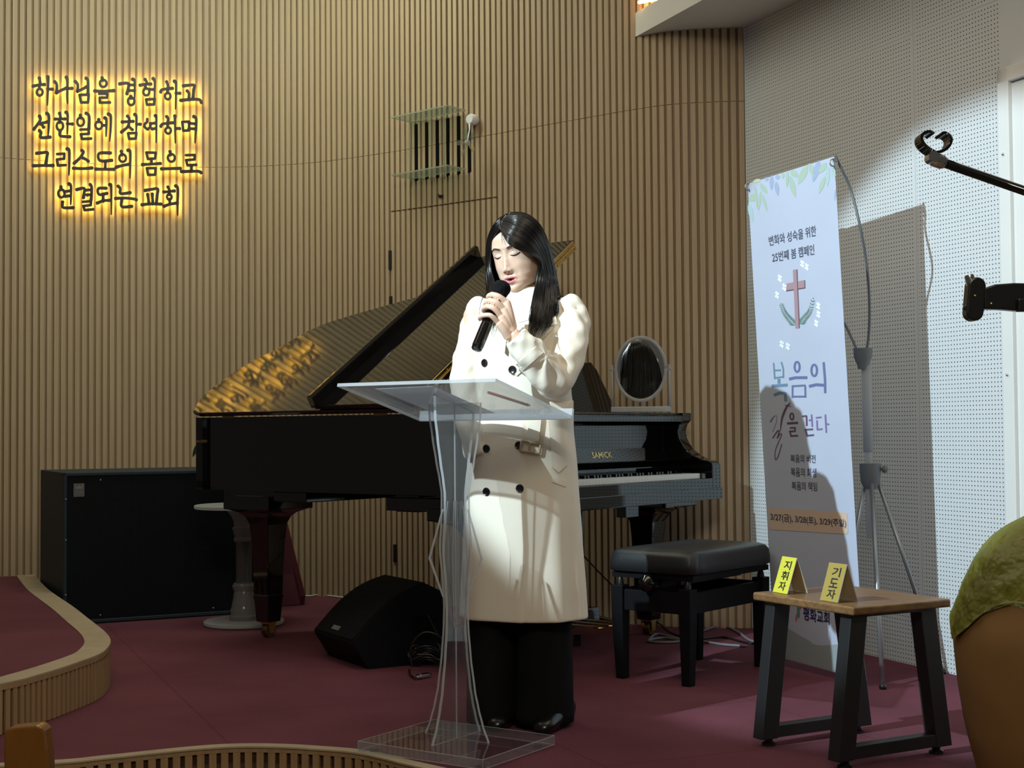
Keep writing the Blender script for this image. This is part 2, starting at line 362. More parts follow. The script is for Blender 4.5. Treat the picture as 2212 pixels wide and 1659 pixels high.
# floor: stage carpet
b = MB()
poly = [Vector((p.x, p.y, 0)) for p in edge] + [Vector((2.7, 3.2, 0)), Vector((1.6, 6.9, 0)), Vector((0.9, 8.7, 0)), Vector((-4.2, 8.7, 0)), Vector((-4.2, 3.5, 0))]
b.prism([p - Vector((0, 0, 0.05)) for p in poly], (0, 0, 0.05))
fl = b.build('floor', 'carpet_red'); tag(fl, 'dark red carpet of the low stage', kind='structure')
def offset(pts, d):
    out = []
    for i, p in enumerate(pts):
        t = (pts[min(i+1, len(pts)-1)]-pts[max(i-1, 0)]).normalized(); out.append(p + Vector((-t.y, t.x, 0))*d)
    return out
def slat_front(b, pts, z0, z1, pitch=0.036, wd=0.023, dp=0.012, m=0):
    """vertical slats along a plan curve, proud on the right-hand side of its run"""
    acc = 0.0
    for p, q in zip(pts, pts[1:]):
        L = (q-p).length; t = (q-p).normalized(); n = Vector((t.y, -t.x, 0))
        while acc < L:
            c = p + t*acc + n*(dp/2); b.box((c.x, c.y, (z0+z1)/2), (wd, dp, z1-z0), (t, n, Vector((0, 0, 1))), m); acc += pitch
        acc -= L
# stage front: pale rim, slatted riser
b = MB(); inn = offset(edge, 0.028); out_ = offset(edge, -0.014)
for i in range(len(edge)-1):
    q = [inn[i], inn[i+1], out_[i+1], out_[i]]
    b.prism([Vector((p.x, p.y, -0.002)) for p in q], (0, 0, 0.005))
tag(b.build('trim_1', 'rim_wood'), 'pale wooden edging strip along the stage front', kind='structure')
b = MB()
for i in range(len(edge)-1):
    q = [offset(edge, 0.02)[i], offset(edge, 0.02)[i+1], edge[i+1], edge[i]] if False else [inn[i], inn[i+1], edge[i+1], edge[i]]
    b.prism([Vector((p.x, p.y, HALL_Z)) for p in q], (0, 0, -HALL_Z-0.002), m=1)
slat_front(b, edge, HALL_Z+0.005, -0.016, wd=0.0215, dp=0.009)
for i in range(len(edge)-1):
    q = [edge[i], edge[i+1], offset(edge, -0.010)[i+1], offset(edge, -0.010)[i]]
    b.prism([Vector((p.x, p.y, -0.016)) for p in q], (0, 0, 0.0135), m=0)
tag(b.build('wall_stage_riser', ['fascia_wood', 'fascia_backing']), 'slatted wooden riser below the stage front', kind='structure')
b = MB(); b.box((-0.6, 1.2, HALL_Z-0.025), (8.0, 8.2, 0.05))
tag(b.build('floor_hall', 'hall_floor'), 'hall floor in front of the stage', kind='structure')

# raised platform at the left
pe = [(-2.68, 7.95), (-2.36, 7.2), (-2.013, 6.48), (-1.80, 6.02), (-1.625, 5.64), (-1.535, 5.40), (-1.495, 5.21), (-1.485, 5.06), (-1.517, 4.84), (-1.556, 4.67), (-1.62, 4.50), (-1.80, 4.32), (-2.1, 4.20), (-2.6, 4.12), (-3.7, 4.0)]
pe = spline([Vector((x, y, 0)) for x, y in pe], 5)[::-1]      # run left to right/back so the room side is on the right hand
PH = 0.16; pin = offset(pe, 0.085)
b = MB(); b.prism([Vector((p.x, p.y, 0.001)) for p in pin] + [Vector((-3.9, 7.6, .001)), Vector((-4.0, 4.0, .001))], (0, 0, PH-0.003))
tag(b.build('floor_platform', 'carpet_red'), 'raised side platform topped with dark red carpet', kind='structure')
b = MB(); po = offset(pe, -0.010)
for i in range(len(pe)-1):
    b.prism([Vector((p.x, p.y, PH-0.003)) for p in (pin[i], pin[i+1], po[i+1], po[i])], (0, 0, 0.005))
tag(b.build('trim_2', 'rim_wood'), 'pale wooden edging strip round the side platform', kind='structure')
b = MB(); slat_front(b, pe, 0.002, PH-0.020, pitch=0.030, wd=0.0185, dp=0.009)
pb = offset(pe, 0.02)
for i in range(len(pe)-1):
    b.prism([Vector((p.x, p.y, 0.001)) for p in (pb[i], pb[i+1], pe[i+1], pe[i])], (0, 0, PH-0.004), m=1)
    q = offset(pe, -0.0105) if i == 0 else q
    b.prism([Vector((p.x, p.y, PH-0.020)) for p in (pe[i], pe[i+1], q[i+1], q[i])], (0, 0, 0.0165), m=0)
tag(b.build('wall_platform_riser', ['fascia_wood', 'fascia_backing']), 'slatted wooden riser round the side platform', kind='structure')

# slatted back wall
WH = 3.95; SEAM = 2.51; PITCHW = 0.0385
def wall_at(px):
    """point of the slat front in the photo column px"""
    best = None
    for p, q in zip(wall_c, wall_c[1:]):
        a = (p.x/p.y)*FPX + CX; c = (q.x/q.y)*FPX + CX
        if a <= px <= c:
            t = (px-a)/(c-a); best = p.lerp(q, t); n = (q-p).normalized(); return best, Vector((n.y, -n.x, 0)), n
    return best
slats = []; acc = 0.0; run = 0.0
for p, q in zip(wall_c, wall_c[1:]):
    L = (q-p).length; t = (q-p).normalized(); n = Vector((t.y, -t.x, 0))
    while acc < L:
        slats.append((p+t*acc, t, n, run+acc)); acc += PITCHW
    acc -= L; run += L
def colpx(p): return (p.x/p.y)*FPX + CX
DOOR_T = 2.172
b = MB(); d = MB()
for i, (p, t, n, s) in enumerate(slats):
    wd, dp = 0.0245, 0.016
    px = colpx(p); door = 846 < px < 1079
    for z0, z1 in (((0.0, SEAM-0.0012), (SEAM+0.0012, WH)) if not door else ((DOOR_T+0.006, SEAM-0.0012), (SEAM+0.0012, WH))):
        j = random.uniform(-0.0012, 0.0012); c = p - n*(dp/2) + n*j
        b.box((c.x, c.y, (z0+z1)/2), (wd, dp, z1-z0), (t, n, Vector((0, 0, 1))), 0)
    if door:
        c = p - n*(dp/2); d.box((c.x, c.y, DOOR_T/2), (wd, dp, DOOR_T-0.004), (t, n, Vector((0, 0, 1))), 0)
bk = offset(wall_c, 0.016); bk2 = offset(wall_c, 0.09)
vent_px = (890, 1015)
for i in range(len(wall_c)-1):
    px = colpx(wall_c[i]); door = 846 < px < 1079
    segs = [(-0.05, WH)]
    if door: segs = [(DOOR_T, WH)]
    for z0, z1 in segs:
        b.prism([Vector((v.x, v.y, z0)) for v in (bk[i], bk[i+1], bk2[i+1], bk2[i])], (0, 0, z1-z0), m=1)
    if door: d.prism([Vector((v.x, v.y, 0.0)) for v in (bk[i], bk[i+1], bk2[i+1], bk2[i])], (0, 0, DOOR_T-0.006), m=1)
tag(b.build('wall_back', ['slat_wood', 'slat_backing']), 'curved back wall of vertical wooden slats', kind='structure')
door = d.build('door_1', ['slat_wood', 'slat_backing']); tag(door, 'concealed door cut into the slatted back wall', kind='structure')
for (x, y0, y1) in ((845, 541, 582), (846, 640, 658), (852, 1176, 1214)):
    p, n, t = wall_at(x); h = (y1-y0)/FPX*p.y; z = P(x, (y0+y1)/2, p.y).z
    m = MB(); c = p + n*0.004; m.box((c.x, c.y, z), (0.017, 0.010, h), (t, n, Vector((0, 0, 1)))); m.build('hinge', 'black_metal', door)

# opening behind the slats: black voids in every other gap
b = MB(); k = 0
vs = [s for s in slats if 888 < colpx(s[0]) < 1017]
for i in range(0, len(vs), 2):
    p, t, n, s = vs[i]; c = p + t*(PITCHW/2+.004) - n*0.0065
    b.box((c.x, c.y, 2.485), (0.0245, 0.016, 0.315), (t, n, Vector((0, 0, 1))))
tag(b.build('window_1', 'void_black'), 'barred dark opening in the slatted wall', kind='structure')

# perforated side wall (local x runs along the wall towards the hall)
wr = MB(); wr.box((2.05, 0.03, 1.975), (4.1, 0.06, 3.95))
pegboard('pegboard', [1.241, 2.46], SEAM, 0.0145-PEG/2, SEAM-PEG*1.0-PEG/2)
wall_r = wr.build('wall_right', 'pegboard'); wall_r.location = WC0; wall_r.rotation_euler = (0, 0, math.atan2(WD.y, WD.x))
tag(wall_r, 'white perforated acoustic board side wall', kind='structure')
# window frame on the side wall, only its edge inside the picture
b = MB()
def wl(s, off, z): p = WC0 + WD*s + WN*off; return Vector((p.x, p.y, z))
ZT = P(2195, 140, 5.08).z
for s0, s1, z0, z1 in ((1.735, 1.79, 0.0, ZT), (2.75, 2.805, 0.0, ZT), (1.735, 2.805, ZT-0.055, ZT)):
    b.box(wl((s0+s1)/2, 0.012, (z0+z1)/2), (s1-s0, 0.024, z1-z0), (WD, WN, Vector((0, 0, 1))))
b.box(wl(2.27, 0.004, ZT/2-0.03), (0.96, 0.008, ZT-0.06), (WD, WN, Vector((0, 0, 1))), 0)
dr = b.build('door_2', 'white_paint', bevel=0.003); tag(dr, 'white painted side door at the right edge', kind='structure')
b = MB()
for z in (1.13, 1.93): b.ball(wl(1.762, 0.026, z), 0.006, 10)
b.build('screw', 'chrome', dr, smooth=True)

# soffit over the corner, with its warm cove strip
SZ = 2.868; p0 = P(1393, 60, 6.82); p0.z = 0; q0 = p0 + WD*4.2
back = [p0 - WD*0.5, p0 + WD*4.2, WC0 + WD*4.2 - WN*0.0 + Vector((0, 0, 0)), WC0 - WD*0.25]
b = MB(); b.prism([Vector((p.x, p.y, SZ)) for p in back], (0, 0, 0.118))
so = b.build('ceiling_soffit', 'soffit_white'); tag(so, 'white lowered ceiling edge over the corner', kind='structure')
b = MB()
pts = []
for px in range(1398, 1606, 6):
    p, n, t = wall_at(px); pts.append(Vector((p.x, p.y, SZ+0.15)) + n*0.045)
for a, c in zip(pts, pts[1:]): b.box((a+c)/2, ((c-a).length, 0.012, 0.012), ((c-a).normalized(), Vector((0, 0, 1)).cross((c-a).normalized()), Vector((0, 0, 1))))
tag(b.build('cove_lamp', 'cove_led'), 'warm light strip hidden above the white lowered ceiling edge', 'lamp')
b = MB(); b.box((-0.4, 4.6, 4.0), (9.4, 10.4, 0.05))
tag(b.build('ceiling', 'soffit_white'), 'white ceiling of the hall', kind='structure')

# ================================================================ WALL SIGN (28 raised letters lit from behind)
SIGN = [
 (60, 150, [
  [[(262,190),(275,260),(285,335)], [(125,372),(250,345),(375,335)], [(265,345),(262,420)], 'o270,505,65,75', [(450,165),(455,300),(445,600),(440,790)], [(450,435),(545,440)]],
  [[(605,275),(650,340),(645,520)], [(645,515),(740,470),(870,410)], [(870,175),(890,260),(885,600),(895,755)], [(890,425),(990,420)]],
  [[(1065,270),(1120,340),(1115,485)], [(1115,485),(1200,450),(1330,380)], [(1310,195),(1350,260),(1350,550)], [(1160,570),(1370,560),(1350,735),(1195,735),(1160,570)]],
  ['o1690,310,75,80', [(1665,185),(1680,240)], [(1500,480),(1700,485),(1930,470)], [(1600,545),(1785,545),(1775,630),(1610,630),(1615,740),(1840,735)]],
  [[(265,1045),(285,1120),(220,1230),(140,1335)], [(270,1210),(320,1240),(355,1290)], [(330,1200),(450,1170)], [(430,985),(475,1050),(470,1300),(455,1490)], [(265,1370),(300,1410),(295,1520),(500,1515)]],
  [[(715,980),(730,1040),(735,1100)], [(615,1110),(730,1110),(835,1105)], [(715,1120),(715,1180)], 'o722,1265,72,95', [(860,960),(895,1040),(885,1440)], [(890,1215),(1000,1220)], [(725,1395),(735,1485),(940,1505)]],
  ['o1185,1170,75,95', [(1180,1025),(1185,1080)], [(1310,980),(1375,1050),(1370,1330)], [(1180,1345),(1365,1340),(1370,1440),(1190,1450),(1215,1555),(1420,1545)]],
  ['o1590,1250,75,85', [(1590,1120),(1590,1170)], [(1670,1250),(1750,1250)], [(1730,1085),(1760,1130),(1755,1490)], [(1810,1000),(1860,1060),(1855,1350),(1835,1600)]]]),
 (250, 150, [
  [[(90,320),(270,305),(285,380),(250,540)], [(290,345),(420,345)], [(280,470),(420,470)], [(380,220),(425,270),(420,660)], 'o345,710,72,85', [(340,600),(345,640)]],
  [[(660,225),(690,270),(695,320)], [(545,350),(650,330),(785,325)], [(660,360),(670,420)], 'o685,500,65,80', [(750,445),(850,445)], [(840,205),(875,290),(865,660)], [(680,670),(870,660),(855,780),(700,785),(680,670)]],
  [[(1140,275),(1165,340),(1175,410)], [(1005,500),(1040,450),(1160,430),(1270,420)], [(1160,450),(1155,520)], 'o1165,595,62,70', [(1315,265),(1350,330),(1340,880)], [(1350,530),(1435,530)]],
  [[(1515,365),(1600,355),(1760,350),(1745,450),(1730,650)], [(1600,480),(1640,540),(1635,670)], [(1455,690),(1650,670),(1860,670),(1915,735)]],
  [[(265,1045),(300,1090),(300,1160)], [(145,1175),(390,1160)], [(300,1170),(270,1280),(130,1400)], [(280,1260),(330,1310),(370,1345)], [(430,1010),(465,1070),(460,1400)], [(470,1225),(550,1225)], [(275,1430),(465,1420),(445,1545),(300,1550),(275,1430)]],
  [[(705,1110),(705,1170),(650,1220),(640,1280),(710,1340),(775,1290),(780,1215)], [(780,1210),(880,1200)], [(820,1330),(890,1320)], [(890,1035),(910,1100),(905,1630)]],
  [[(1140,1055),(1175,1100),(1165,1180)], [(1010,1270),(1050,1220),(1160,1205),(1275,1190)], [(1160,1220),(1165,1290)], 'o1175,1365,62,68', [(1325,1045),(1325,1150),(1335,1640)], [(1340,1320),(1430,1320)]],
  [[(1490,1175),(1640,1165),(1640,1360),(1510,1370),(1490,1175)], [(1640,1200),(1790,1220)], [(1640,1320),(1790,1330)], [(1750,1055),(1800,1110),(1790,1400),(1775,1635)]]]),
 (60, 310, [
  [[(205,215),(320,205),(440,200),(430,300),(405,470)], [(125,495),(330,490),(570,490)]],
  [[(660,235),(820,225),(815,340),(655,355),(675,490),(850,480)], [(885,120),(930,170),(930,500),(922,700)]],
  [[(1215,155),(1245,200),(1170,320),(1040,440)], [(1230,320),(1300,350),(1355,395)], [(1025,550),(1230,560),(1435,545)]],
  [[(1850,210),(1600,220),(1620,380),(1880,375)], [(1740,390),(1735,560)], [(1525,570),(1730,575),(1930,575)]],
  ['o755,1115,70,90', [(745,970),(750,1030)], [(820,1075),(950,1060)], [(840,1180),(950,1170)], [(925,905),(970,970),(965,1360)], [(780,1310),(795,1430),(1015,1435)]],
  [[(1100,1030),(1260,1000),(1265,1100),(1250,1210)], [(1290,1045),(1420,1035)], [(1330,1150),(1420,1140)], [(1400,920),(1435,1000),(1420,1260)], [(1235,1305),(1420,1290),(1410,1380),(1250,1395),(1275,1490),(1470,1470)]],
  [[(1750,1000),(1580,1010),(1600,1140),(1770,1115)], [(1690,1130),(1690,1290)], [(1560,1330),(1690,1280),(1850,1270)], [(1840,920),(1870,980),(1870,1580)]]]),
 (250, 310, [
  ['o155,325,75,85', [(125,175),(140,250)], [(10,530),(150,490),(310,460)], [(275,150),(325,190),(325,500),(320,770)]],
  [[(685,200),(895,205),(880,335),(720,345),(685,200)], [(800,345),(800,450)], [(600,470),(800,460),(995,445)], [(695,550),(895,550),(880,695),(725,700),(695,550)]],
  ['o1245,320,78,85', [(1215,180),(1225,250)], [(1025,565),(1240,560),(1445,555)]],
  [[(1575,260),(1770,255),(1765,355),(1575,370),(1605,485),(1800,475)], [(1695,490),(1695,620)], [(1470,625),(1690,620),(1850,620),(1910,650)]],
  [[(55,955),(100,1010),(110,1120),(320,1100)], [(-5,1230),(200,1220),(405,1240),(460,1258)], [(140,1240),(135,1410),(355,1405)]],
  [[(660,1050),(800,1025),(940,1015),(930,1150),(905,1350)], [(715,1140),(745,1350)], [(820,1130),(830,1350)], [(590,1370),(780,1350),(1015,1355)]],
  [[(1170,975),(1195,1030),(1200,1090)], [(1075,1085),(1190,1075),(1310,1060)], [(1195,1090),(1200,1140)], 'o1200,1195,52,62', [(1205,1250),(1215,1340)], [(1080,1405),(1200,1360),(1380,1330)], [(1345,950),(1390,1020),(1385,1350),(1385,1600)]]])]
def is_long(pts): return len(pts) > 4
sp, sn, st = wall_at(250)
sign = thing('wall_sign', (sp.x, sp.y-0.05, 2.6), 'four lines of dark brushed letters glowing yellow from behind on the slatted wall', 'sign')
ZS = 10.37
for ox, oy, letters in SIGN:
    for strokes in letters:
        xs = []
        for s in strokes:
            if isinstance(s, str): c = [float(v) for v in s[1:].split(',')]; xs += [c[0]]
            else: xs += [p[0] for p in s]
        pxm = ox + (min(xs)+max(xs))/2/ZS; wp, wn, wt = wall_at(pxm)
        o_face = Vector((wp.x, wp.y, 0)) + wn*0.046; o_led = Vector((wp.x, wp.y, 0)) + wn*0.030
        face, led = MB(), MB()
        for s in strokes:
            if isinstance(s, str):
                cx, cy, rx, ry = [float(v) for v in s[1:].split(',')]
                pts = [(cx+rx*math.cos(a), cy+ry*math.sin(a)) for a in [2*math.pi*k/28 for k in range(29)]]; wds = [50]*len(pts)
            else:
                corner = len(s) >= 4 and (s[0] == s[-1] or len(s) >= 6)
                if corner or len(s) == 2:
                    pts = []
                    for a, c in zip(s, s[1:]): pts += [(a[0]+(c[0]-a[0])*k/6, a[1]+(c[1]-a[1])*k/6) for k in range(6)]
                    pts.append(s[-1])
                else: pts = [(v.x, v.y) for v in spline([Vector((x, y, 0)) for x, y in s], 7)]
                n = len(pts); vert = abs(s[-1][1]-s[0][1]) > 380
                if vert: wds = [76-16*min(1, k/n*3)-34*(k/n)**2 for k in range(n)]
                elif corner: wds = [54]*n
                else: wds = [56+14*abs(2*k/(n-1)-1)**2 for k in range(n)]
            for mb, org, dep, sc_ in ((face, o_face, 0.012, 1.0), (led, o_led, 0.004, 0.50)):
                W = [w_*1.12*sc_/ZS/FPX*wp.y for w_ in wds]
                p3 = [onplane(ox+x/ZS, oy+y/ZS, org, wn) for x, y in pts]
                mb.ribbon(p3, W, wn, dep)
                for k in ((0, n-1) if not isinstance(s, str) else ()):
                    mb.lathe(p3[k]-wn*dep, [(W[k]/2, 0.0002), (W[k]/2, dep-0.0002)], 14, ax=wn)
                if not isinstance(s, str) and corner:
                    for k in range(6, len(p3)-1, 6): mb.lathe(p3[k]-wn*dep, [(W[k]/2, 0.0002), (W[k]/2, dep-0.0002)], 14, ax=wn)
        fo = face.build('letter', 'letter_face', sign); led.build('backlight', 'sign_led', fo)

# ================================================================ GLASS SHELVES AND LITTLE FAN ON THE WALL
zb, zt = 2.338, 2.655
D = Vector((-.547, 7.85, 0)); Cc = Vector((-.229, 7.57, 0)); nn = Vector((-.63, -.78, 0)).normalized()
tt = (Cc-D).normalized()
gs = thing('glass_shelf', ((D.x+Cc.x)/2, (D.y+Cc.y)/2, zb), 'two small clear glass ledges joined by thin rods over the wall opening', 'shelf')
for z in (zb, zt):
    b = MB(); q = [D+nn*0.012, Cc+nn*0.012, Cc+nn*0.165, D+nn*0.165]
    b.prism([Vector((p.x, p.y, z)) for p in q], (0, 0, 0.008), m=0, mside=1); b.build('glass_ledge', ['shelf_glass', 'glass_edge'], gs)
for t in (0.02, 0.40, 0.64):
    p = D.lerp(Cc, t) + nn*0.02; b = MB(); b.tube([(p.x, p.y, zb-0.03), (p.x, p.y, zt+0.005)], 0.003, 8); b.build('rod', 'glass_edge', gs, smooth=True)
hk, hn, ht_ = wall_at(956); hk = Vector((hk.x, hk.y, P(956, 424, hk.y).z)); b = MB(); b.box(hk + hn*.004, (.030, .008, .014), (ht_, hn, Vector((0, 0, 1)))); b.tube([hk + hn*.004, hk + hn*.022, hk + hn*.026 + Vector((0, 0, .010))], .0035, 8)
tag(b.build('wall_hook', 'black_metal'), 'tiny black hook on the slats below the glass ledges', 'hook')
fb = P(1014, 257, 7.50); wn_ = Vector((-.66, -.75, 0)).normalized()
fan = thing('wall_fan', fb, 'tiny white fan with clear blades hanging beside the glass ledges', 'fan')
b = MB(); b.lathe(fb - wn_*0.02, [(0.001, -0.03), (0.024, -0.03), (0.03, -0.012), (0.03, 0.012), (0.024, 0.022), (0.001, 0.022)], 28, ax=wn_); b.build('motor_cap', 'white_plastic', fan, auto=40)
hub = P(1010, 308, 7.42)
b = MB(); b.tube([fb-Vector((0, 0, .026)), fb-Vector((0, 0, .06)), hub+Vector((0, 0, .01))], [0.006, 0.004, 0.004], 10); b.build('stem', 'white_plastic', fan, smooth=True)
b = MB(); b.ball(hub, 0.016, 16); b.build('hub', 'tube_clear', fan, smooth=True)
X_ = Vector((.75, -.66, 0)); Z_ = Vector((0, 0, 1))
for k in range(5):
    a = R(100 + 72*k); u_ = X_*math.cos(a) + Z_*math.sin(a); v_ = wn_.cross(u_)
    b = MB(); out = [(0.014, .004), (.03, .012), (.05, .017), (.066, .015), (.076, .006), (.076, -.004), (.066, -.012), (.045, -.012), (.025, -.006), (0.014, -.003)]
    b.prism([hub + u_*r + v_*s_ + wn_*(0.006+s_*0.35) for r, s_ in out], wn_*0.0015); b.build('blade', 'shelf_glass', fan)

# ================================================================ GRAND PIANO
PU = Vector((-.8, .6, 0)); PV = Vector((.6, .8, 0)); PK = Vector((.05, 5.30, 0)); UP = Vector((0, 0, 1))
def pp(u, v, z): return PK + PU*u + PV*v + UP*z
piano = thing('grand_piano', pp(0.8, 0.7, 0), 'glossy black grand piano with its lid propped half open beside the slatted wall', 'piano')
bass = [(0.06, 0), (1.78, 0.0)]
outl = [(0.36, 0.0), (1.70, 0.0), (1.80, 0.025), (1.865, 0.10), (1.885, 0.22), (1.87, 0.36), (1.80, 0.49), (1.66, 0.62), (1.48, 0.76), (1.28, 0.93), (1.08, 1.12), (0.90, 1.29), (0.74, 1.42), (0.58, 1.48), (0.36, 1.50)]
o2 = spline([Vector((u, v, 0)) for u, v in outl], 5)
inner = offset(o2, 0.045)
RT, RB = 1.012, 0.69
b = MB()
for i in range(len(o2)-1):
    b.prism([pp(p.x, p.y, RB) for p in (o2[i], o2[i+1], inner[i+1], inner[i])], UP*(RT-RB))
b.build('rim', 'black_lacquer', piano, auto=25)
b = MB(); b.prism([pp(p.x, p.y, RB+0.01) for p in inner], UP*0.03, m=1); b.prism([pp(p.x, p.y, 0.90) for p in inner], UP*0.012, m=0); b.build('soundboard', ['soundboard', 'black_lacquer'], piano)
# case front: keybed, key slip, cheeks, fallboard, top rail
arm = [(0.0, .655), (0.0, .785), (.012, .797), (.05, .803), (.10, .822), (.145, .856), (.172, .90), (.178, .935), (.168, .965), (.150, .985), (.150, 1.018), (.40, 1.018), (.40, .655)]
for v0 in (0.0, 1.425):
    b = MB(); b.prism([pp(u, v0, z) for u, z in arm], PV*0.075); b.build('cheek', 'black_lacquer', piano, bevel=0.004)
b = MB(); b.box(pp(.36, .75, .652), (.72, 1.46, .055), (PU, PV, UP)); b.box(pp(.40, .75, .672), (.10, 1.40, .03), (PU, PV, UP)); b.build('keybed', 'black_lacquer', piano, bevel=0.004)
b = MB(); b.box(pp(.012, .75, .690), (.024, 1.352, .062), (PU, PV, UP)); b.box(pp(-.002, .75, .652), (.02, 1.49, .05), (PU, PV, UP)); b.build('key_slip', 'black_lacquer', piano, bevel=0.003)
b = MB(); fb_ = [(.205, .752), (.205, .775), (.245, .80), (.262, .86), (.262, .965), (.285, .965), (.285, .752)]
b.prism([pp(u, .075, z) for u, z in fb_], PV*1.35); fbo = b.build('fallboard', 'black_lacquer', piano, bevel=0.004)
b = MB(); text_on(b, 'SAMICK', [pp(.2562, .822, .847), pp(.2562, .978, .847), pp(.2490, .978, .821), pp(.2490, .822, .821)], 0.012); b.build('lettering', 'gold_hinge', fbo)
b = MB(); b.box(pp(.235, .75, .992), (.17, 1.35, .03), (PU, PV, UP)); b.box(pp(.30, .75, 1.012), (.26, 1.42, .012), (PU, PV, UP)); b.build('top_rail', 'black_lacquer', piano, bevel=0.005)
kb = MB(); kw = 1.222/52
for i in range(52):
    v = .139 + kw*(i+.5); kb.box(pp(.118, v, .733), (.176, kw-.0009, .022), (PU, PV, UP), 0)
for i in range(52):
    if i % 7 in (0, 2, 3, 5, 6) and i < 51: kb.box(pp(.150, .139+kw*(i+1), .750), (.105, .0115, .013), (PU, PV, UP), 1)
kb.build('keyboard', ['key_white', 'black_lacquer'], piano)
b = MB(); b.box(pp(.12, .107, .72), (.2, .062, .05), (PU, PV, UP)); b.build('key_block', 'black_lacquer', piano, bevel=.003)
b = MB(); b.box(pp(.12, 1.393, .72), (.2, .062, .05), (PU, PV, UP)); b.build('key_block', 'black_lacquer', piano, bevel=.003)
# music desk
a_ = pp(.44, 0, 1.02); lean = (PU*0.16 + UP*1.0).normalized()
md = [(.10, 0), (.16, .10), (.20, .19), (.26, .225), (.34, .232), (.55, .222), (.75, .235), (.98, .222), (1.10, .232), (1.16, .236), (1.20, .20), (1.26, .10), (1.325, 0)]
b = MB(); b.prism([a_ + PV*v + lean*h for v, h in md], PU*0.014); b.build('music_desk', 'black_lacquer', piano, bevel=0.003)
# lid
TH = R(33.4); LW = PV*math.cos(TH) + UP*math.sin(TH); LN = LW.cross(PU).normalized()
if LN.z < 0: LN = -LN
L0 = pp(0, -0.012, 1.0145)
def lid_uw(px, py, lift=0.0):
    q = onplane(px, py, L0 + LN*lift, LN) - (L0 + LN*lift); return q.dot(PU), q.dot(LW)
edge_vis = [(424, 872), (440, 853), (470, 828), (510, 800), (550, 776), (590, 757), (625, 737), (665, 714), (705, 697), (760, 680), (830, 660), (900, 641), (950, 612), (1000, 572)]
ev = [lid_uw(x, y, 0.02) for x, y in edge_vis]
tip = lid_uw(1250, 516, 0.02)
UF = .546; WT = 1.395
lid_poly = [(UF, 0), (1.80, 0), (1.86, 0.02)] + ev + [(UF+.22, WT-.02), (UF+.08, WT), (UF, WT)]
print('LID', [(round(a, 2), round(c, 2)) for a, c in lid_poly], tip)
def lidp(u, w, h): return L0 + PU*u + LW*w + LN*h
b = MB(); b.prism([lidp(u, w, 0) for u, w in lid_poly], LN*0.020); b.build('lid', 'black_lacquer', piano, bevel=0.006, seg=3)
# front flap folded back on the lid, with its tall lip
f0 = lid_uw(697, 856, 0.05); UL = f0[0]
fl_poly = [(UF, 0.0), (UF, WT)] + [(UF+.14, WT-.005), (UL, WT-.09), (UL, 0.0)]
b = MB(); b.prism([lidp(u, w, 0.026) for u, w in fl_poly], LN*0.020); flap = b.build('front_flap', 'black_lacquer', piano, bevel=0.004)
b = MB(); lp = [(UL-.022, .040), (UL-.028, .094), (UL-.018, .102), (UL, .100), (UL+.010, .088), (UL+.010, .040)]
b.prism([lidp(u, -0.01, h) for u, h in lp], LW*(WT-.06)); b.build('lip', 'black_lacquer', flap, bevel=0.004)
b = MB()
for h in (0.012, 0.036):
    b.box(lidp(UF-.004, WT/2, h), (.006, WT-.03, .020), (PU, LW, LN), 0)
b.tube([lidp(UF-.010, .02, .024), lidp(UF-.010, WT-.02, .024)], 0.0055, 10, m=0)
for k in range(34): b.ball(lidp(UF-.0075, .03+k*(WT-.06)/33, .012 if k % 2 else .036), 0.0028, 6, m=1)
b.build('long_hinge', ['gold_hinge', 'old_brass'], piano)
b = MB(); b.box(lidp(UL+.03, .60, .0215), (.022, .10, .003), (PU, LW, LN)); b.build('lid_plate', 'brass', piano)
for u in (.72, 1.62):
    b = MB(); b.box(pp(u, -.008, 1.018), (.07, .006, .02), (PU, PV, UP)); b.tube([pp(u-.035, -.013, 1.026), pp(u+.035, -.013, 1.026)], .004, 8); b.build('lid_hinge', 'old_brass', piano)
# lid prop (treble side)
b = MB(); b.tube([pp(.95, 1.12, 1.0), lidp(.90, 1.22, -.002)], .009, 10); b.build('prop_stick', 'black_lacquer', piano, smooth=True)
# legs
def piano_leg(u, v, ztop, br):
    c = pp(u, v, 0); A, B_ = PU, PV
    leg = MB()
    def sq(z, a, bb=None): bb = bb or a; return [c + A*(sx*a) + B_*(sy*bb) + UP*z for sx, sy in ((-1, -1), (1, -1), (1, 1), (-1, 1))]
    leg.loft([sq(.185, .044), sq(.20, .047), sq(.45, .056), sq(.52, .061), sq(.555, .075), sq(.575, .10, .09), sq(.590, br, .13), sq(.592, br+.02, .14), sq(ztop, br+.02, .14)])
    lo = leg.build('leg', 'black_lacquer', piano, bevel=0.004)
    ft = MB(); ft.loft([sq(.072, .040), sq(.165, .046), sq(.19, .050), sq(.20, .046)]); ft.build('foot', 'black_lacquer', lo, bevel=0.004)
    cs = MB(); cs.lathe(c + B_*0.0 + UP*.033 - A*.018, [(.001, 0), (.031, 0), (.033, .006), (.033, .030), (.031, .036), (.001, .036)], 24, ax=A, m=1)
    for s in (-1, 1): cs.box(c + A*(s*.024) + UP*.046, (.006, .034, .05), (A, B_, UP), 0)
    cs.box(c + UP*.068, (.056, .05, .010), (A, B_, UP), 0)
    cs.build('caster', ['brass', 'old_brass'], lo, auto=40)
def uv_of(p): q = p - PK; return q.dot(PU), q.dot(PV)
lt = uv_of(F(580, 1376)); lb = uv_of(Vector((-.11, 5.57, 0))); lr = uv_of(F(1402, 1371))
piano_leg(lt[0], max(lt[1], .20), .70, .13); piano_leg(lb[0], lb[1], .64, .16); piano_leg(lr[0], lr[1], .64, .16)
print('LEGS', lt, lb, lr)
